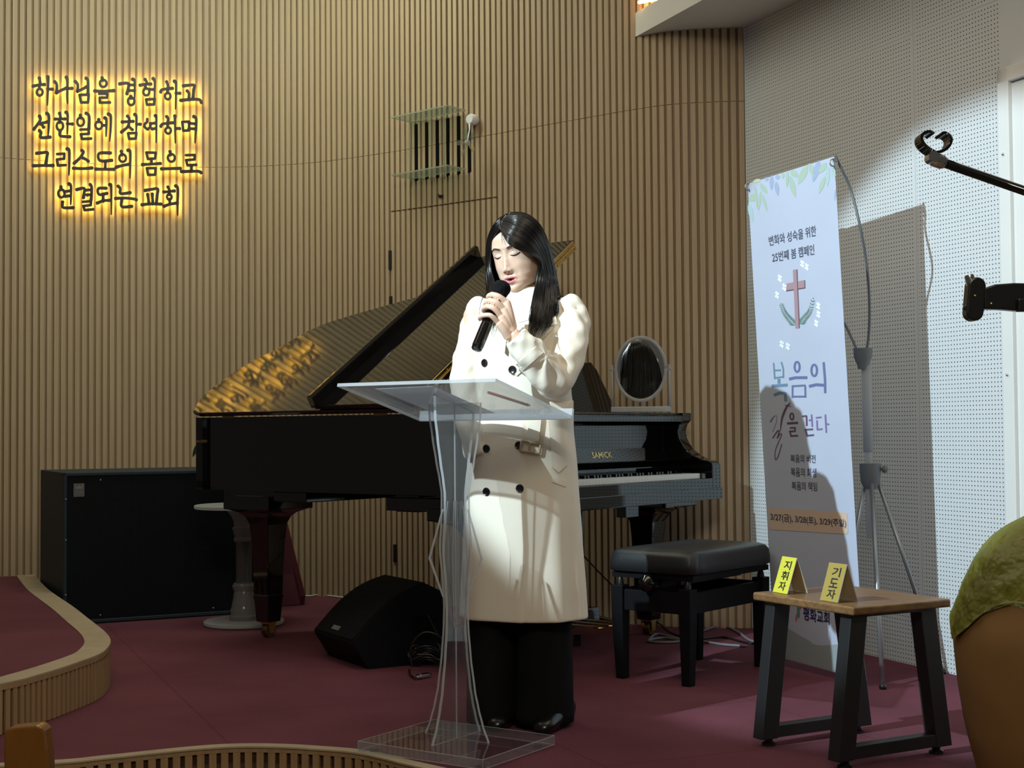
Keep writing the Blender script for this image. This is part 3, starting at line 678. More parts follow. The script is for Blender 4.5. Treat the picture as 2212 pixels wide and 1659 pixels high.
b = MB(); b.box(pp(1.50, .24, .675), (.42, .34, .03), (PU, PV, UP)); b.box(pp(1.30, .35, .665), (.2, .60, .045), (PU, PV, UP)); b.box(pp(.62, .72, .655), (.12, 1.36, .07), (PU, PV, UP)); b.build('underframe', 'black_lacquer', piano, bevel=.004)
ly = MB()
for dv in (-.11, .11): ly.tube([pp(.34, .75+dv, .62), pp(.34, .75+dv*.8, .17)], .016, 12)
ly.box(pp(.34, .75, .14), (.11, .34, .07), (PU, PV, UP)); lyo = ly.build('pedal_lyre', 'black_lacquer', piano, bevel=.004)
for dv in (-.08, 0, .08):
    b = MB(); b.box(pp(.22, .75+dv, .125), (.17, .028, .008), (PU, PV, UP)); b.ball(pp(.13, .75+dv, .125), .02, 12, sc=(1.3, 1, .3), ax=(PU, PV, UP)); b.build('pedal', 'brass', lyo)
b = MB(); b.box(pp(.10, .86, .600), (.05, .10, .055), (PU, PV, UP)); b.build('switch_box', 'black_lacquer', piano, bevel=.003)

# oval tilting mirror on the piano
mb_ = pp(.24, 1.22, 1.034)
def tomir(px, py): return P(px, py, 6.33)
c = tomir(1384, 797); mx_ = Vector((.985, -.17, 0)).normalized()
mn = Vector((-.192, -.95, .056)).normalized(); mx_ = UP.cross(mn).normalized(); mz = mn.cross(mx_).normalized()
zbase = 1.020
mir = thing('tilting_mirror', (c.x, c.y, zbase), 'oval vanity mirror in a clear frame standing on the piano', 'mirror')
rx, rz = .112, .142
b = MB(); b.lathe(c, [(1e-4, -.004), (1, -.004), (1, 0), (1e-4, 0)], 48, ax=mn)
o_ = len(b.v)
for i, v in enumerate(b.v):
    q = v - c; b.v[i] = c + mx_*(q.dot(mx_)*rx*.93) + mz*(q.dot(mz)*rz*.93) + mn*q.dot(mn)
b.build('mirror_plate', 'mirror', mir)
b = MB(); ring = [c + mx_*(rx*math.cos(a)) + mz*(rz*math.sin(a)) for a in [2*math.pi*k/48 for k in range(49)]]
b.tube(ring, .0075, 8); b.tube([c - mn*.009 + mx_*(rx*.96*math.cos(a)) + mz*(rz*.96*math.sin(a)) for a in [2*math.pi*k/48 for k in range(49)]], .005, 8)
b.build('frame', 'tube_clear', mir, smooth=True)
for s in (-1, 1):
    b = MB(); e = c + mx_*(s*(rx+.016)); b.tube([Vector((e.x, e.y, zbase+.02)), e + UP*.02], .0055, 8); b.tube([e, e - mx_*(s*.018)], .004, 8); b.ball(e + mx_*s*.004, .008, 10); b.build('post', 'tube_clear', mir, smooth=True)
b = MB(); b.box(Vector((c.x, c.y, zbase+.013)), (.262, .075, .024), (mx_, UP.cross(mx_), UP)); b.build('base', 'acrylic_edge', mir, bevel=.004)

# ================================================================ PIANO BENCH
bl = [F(1340, 1466), F(1486, 1482), F(1643, 1439), F(1511, 1424)]
ctr = sum(bl, Vector())/4; BA = ((bl[2]-bl[1])+(bl[3]-bl[0])).normalized(); BB = (BA.cross(UP)).normalized()   # BA long axis, BB towards the hall
la = (bl[2]-bl[1]).length*.5; lb_ = .15
bench = thing('piano_bench', ctr, 'black leather piano bench with wooden legs in front of the keyboard', 'bench')
def bp(a, c_, z): return Vector((ctr.x, ctr.y, 0)) + BA*a + BB*c_ + UP*z
cu = MB(); ha, hb = la+.018, lb_+.034; rings = []
for z, g in ((.405, .0), (.412, .012), (.44, .013), (.468, .010), (.484, 0), (.492, -.02), (.496, -.06), (.498, -.12)):
    rr = []
    for k in range(64):
        t = 2*math.pi*k/64; cx, cy = math.cos(t), math.sin(t); e = 0.18
        A_ = max(.01, ha+g); B__ = max(.01, hb+g)
        x = A_*math.copysign(abs(cx)**e, cx); y = B__*math.copysign(abs(cy)**e, cy)
        wr_ = .0025*math.sin(13*t+z*40)*(1 if z < .47 else 0)
        rr.append(bp(x, y, z) + BB*wr_)
    rings.append(rr)
cu.loft(rings); cu.build('cushion', 'leather', bench, smooth=True)
b = MB(); b.box(bp(0, 0, .394), (2*la+.02, 2*lb_+.06, .02), (BA, BB, UP)); b.build('seat_board', 'black_satin', bench)
for sa in (-1, 1):
    for sb in (-1, 1):
        g = MB(); cc = (sa*la, sb*lb_)
        def sq(z, h, sh=0): return [bp(cc[0]-sa*sh+dx*h, cc[1]-sb*sh+dy*h, z) for dx, dy in ((-1, -1), (1, -1), (1, 1), (-1, 1))]
        g.loft([sq(0.0, .0185, .004), sq(.24, .025), sq(.355, .026)]); lo = g.build('leg', 'black_satin', bench, bevel=.003)
        k = MB(); k.lathe(bp(*cc, .353), [(.014, 0), (.014, .012), (.009, .03), (.001, .03)], 16); k.build('bolt_cap', 'black_plastic', lo, auto=40)
b = MB()
for s in (-1, 1):
    b.box(bp(s*la, 0, .30), (.024, 2*lb_-.02, .078), (BA, BB, UP)); b.box(bp(0, s*lb_, .30), (2*la-.02, .024, .078), (BA, BB, UP))
b.build('apron', 'black_satin', bench, bevel=.002)
b = MB(); b.box(bp(0, 0, .365), (2*la-.08, .03, .03), (BA, BB, UP)); b.box(bp(0, .08, .372), (2*la-.10, .02, .02), (BA, BB, UP)); b.box(bp(0, -.08, .372), (2*la-.10, .02, .02), (BA, BB, UP)); b.build('lift_frame', 'black_metal', bench)
b = MB(); kc = bp(-la-.045, .0, .372); b.lathe(kc, [(.001, -.02), (.012, -.02), (.03, -.012), (.033, 0), (.030, .012), (.018, .018), (.012, .03), (.001, .032)], 24, ax=-BA)
b.tube([kc, bp(-la+.1, 0, .372)], .007, 8); b.build('adjusting_knob', 'black_lacquer', bench, auto=50)

# ================================================================ BASS SPEAKER CABINET
SX = Vector((.891, .454, 0)); SY = Vector((-.454, .891, 0)); s0 = F(136, 1352); SW, SD, SH = 1.02, .72, .752
spk = thing('speaker_cabinet', s0 + SX*SW/2 + SY*SD/2, 'big dark loudspeaker cabinet with mesh front beside the raised platform', 'speaker')
def sp_(x, y, z): return s0 + SX*x + SY*y + UP*z
b = MB(); tck = .018
b.box(sp_(SW/2, SD/2+.012, SH/2+.008), (SW-.002, SD-.024, SH-.016), (SX, SY, UP)); 
for x in (tck/2, SW-tck/2): b.box(sp_(x, .02, SH/2+.004), (tck, .05, SH-.008), (SX, SY, UP))
for z in (tck/2+.004, SH-tck/2): b.box(sp_(SW/2, .02, z), (SW, .05, tck), (SX, SY, UP))
b.build('cabinet', 'speaker_box', spk, bevel=.004)
gm = mat('grille_mesh', (.01, .012, .016), .6, spec=.1); nt = gm.node_tree
tc = nt.nodes.new('ShaderNodeTexCoord'); mp = nt.nodes.new('ShaderNodeMapping'); mp.inputs['Rotation'].default_value = (0, 0, R(45)); mp.inputs['Scale'].default_value = (1, 1, 1)
vx = nt.nodes.new('ShaderNodeTexChecker'); vx.inputs['Scale'].default_value = 190; vx.inputs['Color1'].default_value = (.012, .016, .022, 1); vx.inputs['Color2'].default_value = (.002, .002, .003, 1)
rt = nt.nodes.new('ShaderNodeVectorRotate'); rt.rotation_type = 'Y_AXIS'; rt.inputs['Angle'].default_value = R(45)
nt.links.new(tc.outputs['Object'], rt.inputs['Vector']); nt.links.new(rt.outputs[0], vx.inputs[0]); nt.links.new(vx.outputs[0], nt.nodes['Principled BSDF'].inputs['Base Color'])
g = MB(); g.box((0, 0, 0), (SW-2*tck-.002, .008, SH-2*tck-.006)); go = g.build('grille', 'grille_mesh', spk)
go.matrix_parent_inverse = Matrix.Identity(4); go.parent = None; go.location = sp_(SW/2, .006, SH/2+.002); go.rotation_euler = (0, 0, math.atan2(SX.y, SX.x)); go.parent = spk; go.matrix_parent_inverse = wm(spk).inverted()
b = MB()
for x in (.012, SW-.03): 
    for z in (.15, .42, .62): b.ball(sp_(x, -.006, z), .005, 8)
for x in (.18, .75):
    for z in (.04, SH-.04): b.ball(sp_(x, .001, z), .005, 8)
b.build('screw', 'grey_metal', spk, smooth=True)
b = MB(); b.box(sp_(.075, .0005, .665), (.052, .004, .066), (SX, SY, UP), 0)
def bq(x, z): return sp_(.049+x*.052, -.0017, .632+z*.066)
b.prism([bq(.2, .58), bq(.8, .58), bq(.9, .88), bq(.66, .72), bq(.5, .9), bq(.34, .72), bq(.1, .88)], -SY*.0008, m=1)
b.prism([bq(.12, .12), bq(.88, .12), bq(.88, .34), bq(.12, .34)], -SY*.0006, m=2)
b.build('badge', ['grey_plastic', 'grey_metal', 'grey_plastic'], spk)

# ================================================================ FLOOR MONITOR WEDGE
WA = Vector((-.5, .866, 0)); WB = Vector((.866, .5, 0)); w0 = F(798, 1446)
wed = thing('stage_monitor', w0 + WA*.2 + WB*.15, 'black wedge stage monitor on the carpet left of the clear lectern', 'speaker')
prof = [(0, 0), (-.068, .105), (-.066, .118)] + [(lambda t: (-.066+.321*t, .118+.205*t+.042*math.sin(math.pi*t)))(k/12) for k in range(1, 13)] + [(.33, .285), (.385, .11), (.36, 0)]
def wq(b_, z, a): return w0 + WB*b_ + WA*a + UP*z
b = MB(); b.prism([wq(x, z, 0) for x, z in prof], WA*.41); b.build('cabinet', 'black_satin', wed, auto=20)
b = MB(); top = prof[2:15]
for p, q in zip(top, top[1:]):
    dn = Vector((-(q[1]-p[1]), q[0]-p[0])).normalized()*.004
    b.prism([wq(p[0], p[1], .012), wq(q[0], q[1], .012), wq(q[0]+dn.x, q[1]+dn.y, .012), wq(p[0]+dn.x, p[1]+dn.y, .012)], WA*.386)
b.build('grille', 'speaker_grille', wed, auto=30)
b = MB(); i = 1; p, q = top[0], top[1]; dn = Vector((-(q[1]-p[1]), q[0]-p[0])).normalized(); tv = Vector((q[0]-p[0], q[1]-p[1])).normalized()
cpt = (p[0]+tv.x*.03+dn.x*.0055, p[1]+tv.y*.03+dn.y*.0055)
b.box(wq(cpt[0], cpt[1], .22), (.068, .020, .003), (WA, (WB*tv.x+UP*tv.y), (WB*dn.x+UP*dn.y))); b.build('badge', 'grey_metal', wed)
b = MB(); b.lathe(wq(.24, .15, -.0005), [(.001, 0), (.045, 0), (.05, .002), (.042, .003), (.001, .002)], 24, ax=-WA); b.build('handle_cup', 'void_black', wed)

# ================================================================ LECTERN
LA = Vector((.829, -.559, 0)).normalized(); LB = Vector((.559, .829, 0)).normalized(); lc = Vector((-.172, 4.24, 0))
lec = thing('lectern', lc, 'clear acrylic lectern with curved cross-shaped column in front of the speaking woman', 'lectern')
def lq(a, b_, z): return lc + LA*a + LB*b_ + UP*z
b = MB(); b.box(lq(0, 0, .020), (.45, .37, .028), (LA, LB, UP)); me = b.build('base', ['acrylic', 'acrylic_base_edge'], lec)
for p in me.data.polygons:
    if abs(p.normal.z) < .5: p.material_index = 1
b = MB()
for a in (-.19, .19):
    for b_ in (-.15, .15): b.lathe(lq(a, b_, 0), [(.014, 0), (.014, .006), (.001, .006)], 14)
b.build('pad', 'black_plastic', lec)
b = MB()
for z in (.007, .0335):
    cs4 = [lq(x, y, z) for x, y in ((-.2245, -.1845), (.2245, -.1845), (.2245, .1845), (-.2245, .1845))]
    for k in range(4): b.tube([cs4[k], cs4[(k+1) % 4]], .0009, 6)
for x, y in ((-.2245, -.1845), (.2245, -.1845), (.2245, .1845), (-.2245, .1845)): b.tube([lq(x, y, .007), lq(x, y, .0335)], .0009, 6)
b.build('base_highlight', 'acrylic_edge', lec)  # thin pale tubes stand in for highlights along the base edges
# column: two crossing sheets with curved sides
prof_l = [(.034, .120), (.08, .099), (.13, .083), (.18, .070), (.28, .055), (.36, .047), (.42, .045), (.50, .050), (.58, .060), (.61, .060), (.68, .053), (.758, .052), (.80, .060), (.85, .072), (.92, .086), (1.0, .100)]
zs = [ .034 + (.995-.034)*k/70 for k in range(71)]
def hw(z): return lerp_table([(a, c_) for a, c_ in prof_l], z)[0]
XA = Vector((.80, -.60, 0)); XB = Vector((.55, .835, 0)).normalized()
for ax, nx_ in ((XA, XB), (XB, XA)):
    b = MB(); t = .0045
    out_ = [lc + ax*hw(z) + UP*z for z in zs] + [lc - ax*hw(z) + UP*z for z in zs[::-1]]; n_ = nx_ - ax*nx_.dot(ax); n_.normalize()
    for i_ in (len(zs)-1, len(zs)): out_[i_].z = 1.078 - .102*((out_[i_]-lc).dot(LB)+.2)/.4 - .002
    N_ = len(zs); q = [p - n_*t for p in out_] + [p + n_*t for p in out_]; M2 = 2*N_
    fa = [(k, k+1, M2-2-k, M2-1-k) for k in range(N_-1)]; b.add(q, fa + [tuple(M2+i for i in f_[::-1]) for f_ in fa], 0); o_ = len(b.v)-2*M2
    for k in range(M2): b.f.append((o_+k, o_+M2+k, o_+M2+(k+1) % M2, o_+(k+1) % M2)); b.m.append(1)
    b.build('column_sheet', ['acrylic', 'acrylic_edge'], lec, auto=30)
# pointed side wings and inner sleeve of the middle section
b = MB()
for s in (-1, 1):
    d_ = Vector((.985*s, -.17*s, 0)); pr = [(.040, .71), (.082, .565), (.040, .45), (.036, .45), (.076, .565), (.036, .71)]
    b.prism([lc + d_*h + UP*z - Vector((.17, .985, 0))*.004 for h, z in pr], Vector((.17, .985, 0))*.008)
b.build('wing', 'acrylic_edge', lec)
b = MB(); R8 = [(.026, .012), (.026, -.012), (.012, -.026), (-.012, -.026), (-.026, -.012), (-.026, .012), (-.012, .026), (.012, .026)]
b.loft([[lc + XA*x*k + XB*y*k + UP*z for x, y in R8] for z, k in ((.365, .95), (.40, 1.05), (.56, 1.35), (.70, .95), (.735, .8))], m=0); slo_ = b.build('sleeve', 'acrylic', lec); b = MB()
for x, y in R8[::2]: b.tube([lc + XA*x*k + XB*y*k + UP*z for z, k in ((.365, .95), (.40, 1.05), (.56, 1.35), (.70, .95), (.735, .8))], .0013, 6)
b.build('sleeve_highlight', 'acrylic_edge', slo_)  # pale lines imitate light caught on the sleeve edges
b = MB(); b.tube([lc + UP*.036, lc + UP*1.02], .0022, 8); b.build('joint_highlight', 'acrylic_edge', lec)  # added pale tube imitates the bright line where the sheets cross
# sloping reading panel with a ledge for papers
LHA, LHB = .287, .2; z1, z2 = 1.078, .976
TA, TB, TC, TD = lq(-LHA, -LHB, z1), lq(LHA, -LHB, z1), lq(LHA, LHB, z2), lq(-LHA, LHB, z2)
LNn = (TB-TA).cross(TD-TA).normalized(); LNn = LNn if LNn.z > 0 else -LNn
b = MB(); b.prism([TA, TB, TC, TD], LNn*.010, m=0, mside=1); b.build('reading_panel', ['acrylic_panel', 'acrylic_edge'], lec)
b = MB(); sl_ = (TD-TA).normalized()
b.prism([TD-sl_*.004, TC-sl_*.004, TC+sl_*.006, TD+sl_*.006], LNn*.032); b.build('paper_ledge', 'acrylic_edge', lec)
def rp(a, b_, h): return lq(a, b_, z1+(z2-z1)*(b_+LHB)/(2*LHB)) + LNn*h
b = MB(); b.prism([rp(-.20, -.13, .0105), rp(.02, -.14, .0105), rp(.035, .16, .0105), rp(-.185, .17, .0105)], LNn*.0012)
tag(b.build('paper_sheet', 'paper_white'), 'white sheet of paper lying on the clear lectern', 'paper')
b = MB(); b.tube([rp(.155, -.05, .015), rp(.20, .09, .015)], .0042, 10); b.tube([rp(.20, .09, .015), rp(.203, .10, .015)], [.0042, .001], 10)
tag(b.build('pen', 'pen_red', smooth=True), 'dark red pen lying on the clear lectern', 'pen')

# ================================================================ SMALL WOODEN TABLE
tz = .45; tf, tl_, tr_ = F(1843, 1312, tz), F(1626, 1279, tz), F(2070, 1297, tz)
TAx = (tl_-tf).normalized(); TBx = (tr_-tf); TBx = (TBx - TAx*TBx.dot(TAx)).normalized(); TLa, TLb = .44, .37
tb0 = tf
tab = thing('side_table', tf + TAx*TLa/2 + TBx*TLb/2 - UP*tz, 'small wooden side table on slanted black metal legs with two cards on it', 'table')
def tq(a, b_, z): q = tf + TAx*a + TBx*b_; return Vector((q.x, q.y, z))
b = MB(); b.prism([tq(0, 0, tz-.024), tq(TLa, 0, tz-.024), tq(TLa, TLb, tz-.024), tq(0, TLb, tz-.024)], UP*.024); to = b.build('tabletop', 'table_wood', tab, bevel=.006, seg=3)
for a in (.035, TLa-.075):
    fr = MB(); fr.box(tq(a+.02, TLb/2, tz-.030), (.04, TLb-.07, .010), (TAx, TBx, UP)); fr.build('top_plate', 'black_metal', tab)
    fr = MB(); fr.box(tq(a+.02, TLb/2, .042), (.038, TLb+.02, .036), (TAx, TBx, UP)); fr.build('leg_bar', 'black_metal', tab, bevel=.002)
    for s in (0, 1):
        g = MB(); yt, yb = (.055, .0) if s == 0 else (TLb-.055, TLb); w_ = .030
        g.loft([[tq(a+dx, yb+dy*w_, .022) for dx, dy in ((0, -1), (.045, -1), (.045, 1), (0, 1))], [tq(a+dx, yt+dy*w_, tz-.026) for dx, dy in ((0, -1), (.045, -1), (.045, 1), (0, 1))]])
        lo = g.build('leg', 'black_metal', tab, bevel=.002)
        k = MB(); k.lathe(tq(a+.022, yb + (.012 if s == 0 else -.012), 0), [(.021, 0), (.021, .008), (.012, .012), (.012, .026), (.001, .026)], 20); k.build('foot_pad', 'black_plastic', lo, auto=40)

# tent cards
def tent(px, name_label, front, chars, cp):
    fl_, fr_, bk_ = [F(x, y, tz) for x, y in cp]
    e = (fr_-fl_).normalized(); wdt = .076; dn = (bk_-fr_); dn = (dn - e*dn.dot(e)).normalized(); dep = .072; hh = .105
    c0 = fl_ + UP*.001
    t = thing('tent_card', c0 + e*wdt/2 + dn*dep/2, name_label, 'card', 'two upright name cards on the side table')
    a, b2 = c0, c0 + e*wdt; r1, r2 = a + dn*dep*.5 + UP*hh, b2 + dn*dep*.5 + UP*hh; k1, k2 = a + dn*dep, b2 + dn*dep
    nf = (b2-a).cross(r1-a).normalized(); nf = nf if nf.dot(dn) < 0 else -nf
    m = MB(); m.prism([a, b2, r2, r1], nf*.0015, m=0); m.build('front_face', front, t)
    m = MB(); nb = (k2-k1).cross(r1-k1).normalized(); nb = nb if nb.dot(dn) > 0 else -nb; m.prism([k1, k2, r2, r1], nb*.0015); m.build('back_face', 'card_back', t)
    m = MB(); m.prism([a + e*.0, b2, b2 + dn*dep*1.0, a + dn*dep], UP*.0012); m.build('clear_foot', 'acrylic', t)
    m = MB()
    for (p_, q_) in ((b2, r2), (r2, k2), (a, r1), (r1, k1), (k1, k2), (a, b2)): m.tube([p_ + UP*.001, q_ + UP*.001], .0011, 6)
    m.build('clear_edge', 'acrylic_edge', t)
    m = MB(); sl2 = (r1-a)
    for i, ch in enumerate(chars):
        h0, h1 = .90-.29*i, .90-.29*i-.25; o_ = nf*.0021
        text_on(m, ch, [a+e*wdt*.30+sl2*h0+o_, a+e*wdt*.78+sl2*h0+o_, a+e*wdt*.78+sl2*h1+o_, a+e*wdt*.30+sl2*h1+o_], 0.02)
    m.build('lettering', 'ink', t)
tent(0, 'bright yellow tent card at the table corner nearest the bench', 'card_yellow', '지휘자', [(1670, 1279), (1703, 1285), (1743, 1282)])
tent(1, 'golden tent card standing mid table, the nearer of the two', 'card_gold', '기도자', [(1772, 1297), (1810, 1303), (1852, 1300)])

# ================================================================ BANNER ON ITS STAND
bTL, bTR, bBR, bBL = P(1615, 397, 5.69), P(1802, 338, 5.23), P(1868, 1470, 5.21), P(1674, 1417, 5.69)
BO = bTL; BN = (bTR-bTL).cross(bBL-bTL).normalized(); BN = BN if BN.y < 0 else -BN
ban = thing('banner_stand', P(1880, 1290, 5.45)*Vector((1, 1, 0)) if False else Vector((1.372, 5.45, 0)), 'tall pale blue campaign banner hung on a grey tripod before the perforated wall', 'banner')
def bil(u, v): return (bTL*(1-u)+bTR*u)*(1-v)+(bBL*(1-u)+bBR*u)*v
b = MB(); nu, nv = 12, 40; vs = []
def bulge(u, v): return BN*(.006*math.sin(v*9+u*2)*(u*(1-u)*4))
for j in range(nv+1):
    for i in range(nu+1): vs.append(bil(i/nu, j/nv))
fs = [(j*(nu+1)+i, j*(nu+1)+i+1, (j+1)*(nu+1)+i+1, (j+1)*(nu+1)+i) for j in range(nv) for i in range(nu)]
b.add(vs, fs); b.add([v - BN*.0008 for v in vs], fs); bo = b.build('banner_sheet', 'banner_cloth', ban, smooth=True)
# print on the sheet: a point of the sheet seen in photo column/row (plane through the sheet, bilinear twist removed by two-triangle split)
tri = BVHTree.FromPolygons(vs, fs)
def bn(px, py, h=.0009):
    d = ray(px, py).normalized(); hit, n, i, dist = tri.ray_cast(CAM, d)
    if hit is None: hit = onplane(px, py, BO, BN)
    return hit + BN*h
def pcol(name, col): return mat(name, col, .6)
for nme, col in (('print_green', (.42, .55, .47)), ('print_teal', (.42, .58, .60)), ('print_blue', (.36, .45, .66)), ('print_lime', (.60, .66, .44)), ('print_slate', (.16, .27, .40)), ('print_indigo', (.15, .18, .38)),
                 ('print_violet', (.24, .17, .40)), ('print_plum', (.13, .08, .14)), ('print_cross', (.42, .28, .33)), ('print_cross_dark', (.16, .09, .12)), ('print_fern', (.17, .27, .25)), ('print_white', (.92, .95, .97)),
                 ('print_peach', (.68, .52, .42)), ('print_grey', (.33, .38, .41)), ('print_red', (.6, .1, .12)), ('print_deepteal', (.10, .28, .30))): pcol(nme, col)
PR = {}
def pr(m): return PR.setdefault(m, MB())
LV = [(410,730,550,950,60,'green'),(300,780,345,1270,30,'green'),(415,900,370,1305,35,'green'),(450,950,550,1330,36,'green'),(330,980,165,1090,80,'green'),(170,1140,255,1538,55,'teal'),(645,560,640,880,48,'blue'),(735,690,780,1000,52,'blue'),
      (540,600,545,690,45,'blue'),(750,560,790,650,55,'blue'),(880,505,880,632,38,'green'),(975,465,960,830,38,'green'),(1020,570,1140,1030,66,'green'),(1040,455,1190,605,72,'green'),(1380,370,1195,755,80,'green'),(1420,315,1545,590,70,'green'),
      (1640,250,1500,715,75,'blue'),(1780,300,1625,530,70,'green'),(1750,590,1625,955,52,'green'),(1820,390,1800,800,50,'teal'),(1900,330,1965,650,45,'teal'),(1975,850,1955,1095,20,'blue'),(250,705,430,650,42,'lime')]
for x0, y0, x1, y1, wd, cname in LV:
    n = 14; L_, R_ = [], []; dx, dy = x1-x0, y1-y0; ln = math.hypot(dx, dy); nx, ny = -dy/ln, dx/ln
    for k in range(n+1):
        t = k/n; w_ = wd*math.sin(math.pi*min(1, t*1.02))**.75 * (1.0-.25*t)
        L_.append((x0+dx*t+nx*w_, y0+dy*t+ny*w_)); R_.append((x0+dx*t-nx*w_, y0+dy*t-ny*w_))
    poly = [bn(1600+x/9.617, 320+y/9.617, .0008+.00002*len(PR)) for x, y in L_ + R_[::-1]]
    mb = pr('print_'+cname)
    q = len(mb.v); N2 = n+1
    mb.add(poly, [(k, k+1, 2*N2-2-k, 2*N2-1-k) for k in range(n)])
def stroke(pts, wdt, m, ox, oy, sc_, h=.0010, smooth=True):
    if smooth and len(pts) > 2: pts = [(v.x, v.y) for v in spline([Vector((x, y, 0)) for x, y in pts], 6)]
    n = len(pts); W = wdt if isinstance(wdt, (list, tuple)) else [wdt]*n
    L_, R_ = [], []
    for i in range(n):
        a, c_ = pts[max(i-1, 0)], pts[min(i+1, n-1)]; dx, dy = c_[0]-a[0], c_[1]-a[1]; ln = math.hypot(dx, dy) or 1
        L_.append((pts[i][0]-dy/ln*W[i]/2, pts[i][1]+dx/ln*W[i]/2)); R_.append((pts[i][0]+dy/ln*W[i]/2, pts[i][1]-dx/ln*W[i]/2))
    vs_ = [bn(ox+x/sc_, oy+y/sc_, h) for x, y in L_+R_]
    pr(m).add(vs_, [(k, k+1, n+k+1, n+k) for k in range(n-1)])
def lines(strokes, w_, m, h=.0010):
    for s in strokes:
        if isinstance(s, str):
            cx, cy, rx, ry = [float(v) for v in s[1:].split(',')]
            stroke([(cx+rx*math.cos(2*math.pi*k/20), cy+ry*math.sin(2*math.pi*k/20)) for k in range(21)], w_*.75, m, 1640, 760, 6.633, h, False)
        else: stroke(s, w_, m, 1640, 760, 6.633, h, smooth=False)
lines([[(208,158),(216,260),(225,390)],[(320,145),(348,250),(348,375)],[(225,265),(312,262)],[(225,375),(350,355)]], 22, 'print_slate')
lines([[(285,385),(285,455)],[(182,490),(410,475)]], 42, 'print_slate'); lines([[(212,620),(300,585),(375,592)],[(375,580),(380,708)]], 38, 'print_slate')
lines(['o545,215,36,72', [(430,390),(520,370),(692,368)]], 40, 'print_indigo'); lines([[(480,478),(480,660)],[(480,492),(665,480)],[(660,480),(665,655)],[(490,642),(665,640)]], 26, 'print_indigo')
lines(['o790,265,40,82', [(715,495),(820,470),(945,480)]], 42, 'print_indigo'); lines([[(925,148),(945,400),(947,592)]], 34, 'print_indigo')
stroke([(160,1005),(205,935),(250,915),(245,1010),(195,1140)], [6+20*max(0, 1-k/10) for k in range(25)], 'print_violet', 1640, 760, 6.633)
stroke([(450,725),(390,800),(330,950),(305,1135)], [6+24*math.sin(math.pi*k/18) for k in range(19)], 'print_plum', 1640, 760, 6.633); stroke([(372,770),(415,768),(458,786)], 12, 'print_plum', 1640, 760, 6.633)
stroke([(195,1235),(262,1138),(290,1140),(258,1240)], 16, 'print_plum', 1640, 760, 6.633); stroke([(258,1240),(310,1170),(320,1200),(280,1290),(230,1430),(235,1545),(275,1490),(325,1320)], 11, 'print_plum', 1640, 760, 6.633)
lines(['o470,925,25,45', [(402,1025),(558,1015)]], 30, 'print_plum'); lines([[(440,1090),(520,1085)],[(517,1080),(515,1145)],[(520,1135),(435,1140)],[(437,1130),(460,1210)],[(450,1205),(558,1200)]], 22, 'print_plum')
lines([[(615,925),(685,918)],[(680,915),(685,1062)],[(652,1115),(775,1110)],[(668,1120),(690,1205)],[(680,1202),(788,1192)]], 24, 'print_plum'); lines([[(712,982),(760,975)],[(752,898),(764,1076)],[(812,946),(896,936)],[(830,980),(835,1118)],[(828,1115),(912,1105)],[(950,898),(964,1160)],[(962,1030),(1005,1042)]], 24, 'print_violet')
# cross, fern sprays, small white flowers
def pquad(pts, m, h=.0011): pr(m).add([bn(1640+x/7.9, 560+y/7.9, h) for x, y in pts], [tuple(range(len(pts)))])
pquad([(470,415),(782,355),(788,495),(468,548)], 'print_cross', .0010); pquad([(466,530),(788,480),(788,497),(468,550)], 'print_cross_dark', .0012); pquad([(772,357),(786,355),(790,495),(776,493)], 'print_cross_dark', .0012)
pquad([(578,180),(650,172),(694,1172),(622,1182)], 'print_cross', .0013); pquad([(640,172),(654,172),(696,1172),(682,1176)], 'print_cross_dark', .0014)
def leaflet(x0, y0, x1, y1, wd, m):
    n = 6; dx, dy = x1-x0, y1-y0; ln = math.hypot(dx, dy); nx, ny = -dy/ln, dx/ln
    L_ = [(x0+dx*k/n+nx*wd*math.sin(math.pi*k/n), y0+dy*k/n+ny*wd*math.sin(math.pi*k/n)) for k in range(n+1)]; R_ = [(x0+dx*k/n-nx*wd*math.sin(math.pi*k/n), y0+dy*k/n-ny*wd*math.sin(math.pi*k/n)) for k in range(n+1)]
    pr(m).add([bn(1640+x/7.9, 560+y/7.9, .0012) for x, y in L_+R_], [(k, k+1, n+1+k+1, n+1+k) for k in range(n)])
for arc, sgn in (([(615,1125),(520,1020),(430,900),(372,745)], -1), ([(700,1110),(780,1000),(870,880),(928,650)], 1)):
    ap = spline([Vector((x, y, 0)) for x, y in arc], 5)
    for k in range(0, len(ap)-2):
        p, q = ap[k], ap[k+1]; t = (q-p).normalized(); ln = 95*(1-k/len(ap)*.55)
        for s in (-1, 1):
            d_ = (t*.75 + Vector((-t.y, t.x, 0))*s*.75).normalized(); leaflet(p.x, p.y, p.x+d_.x*ln, p.y+d_.y*ln, 10, 'print_fern')
    leaflet(ap[-2].x, ap[-2].y, arc[-1][0], arc[-1][1], 8, 'print_fern')
for x, y in ((740,80),(815,130),(355,325),(432,478),(308,612),(1013,797),(1015,940),(978,1093),(388,1450),(492,1488)):
    for k in range(4):
        a = R(60+90*k); leaflet(x, y, x+72*math.cos(a)*.55, y+80*math.sin(a), 22, 'print_white')
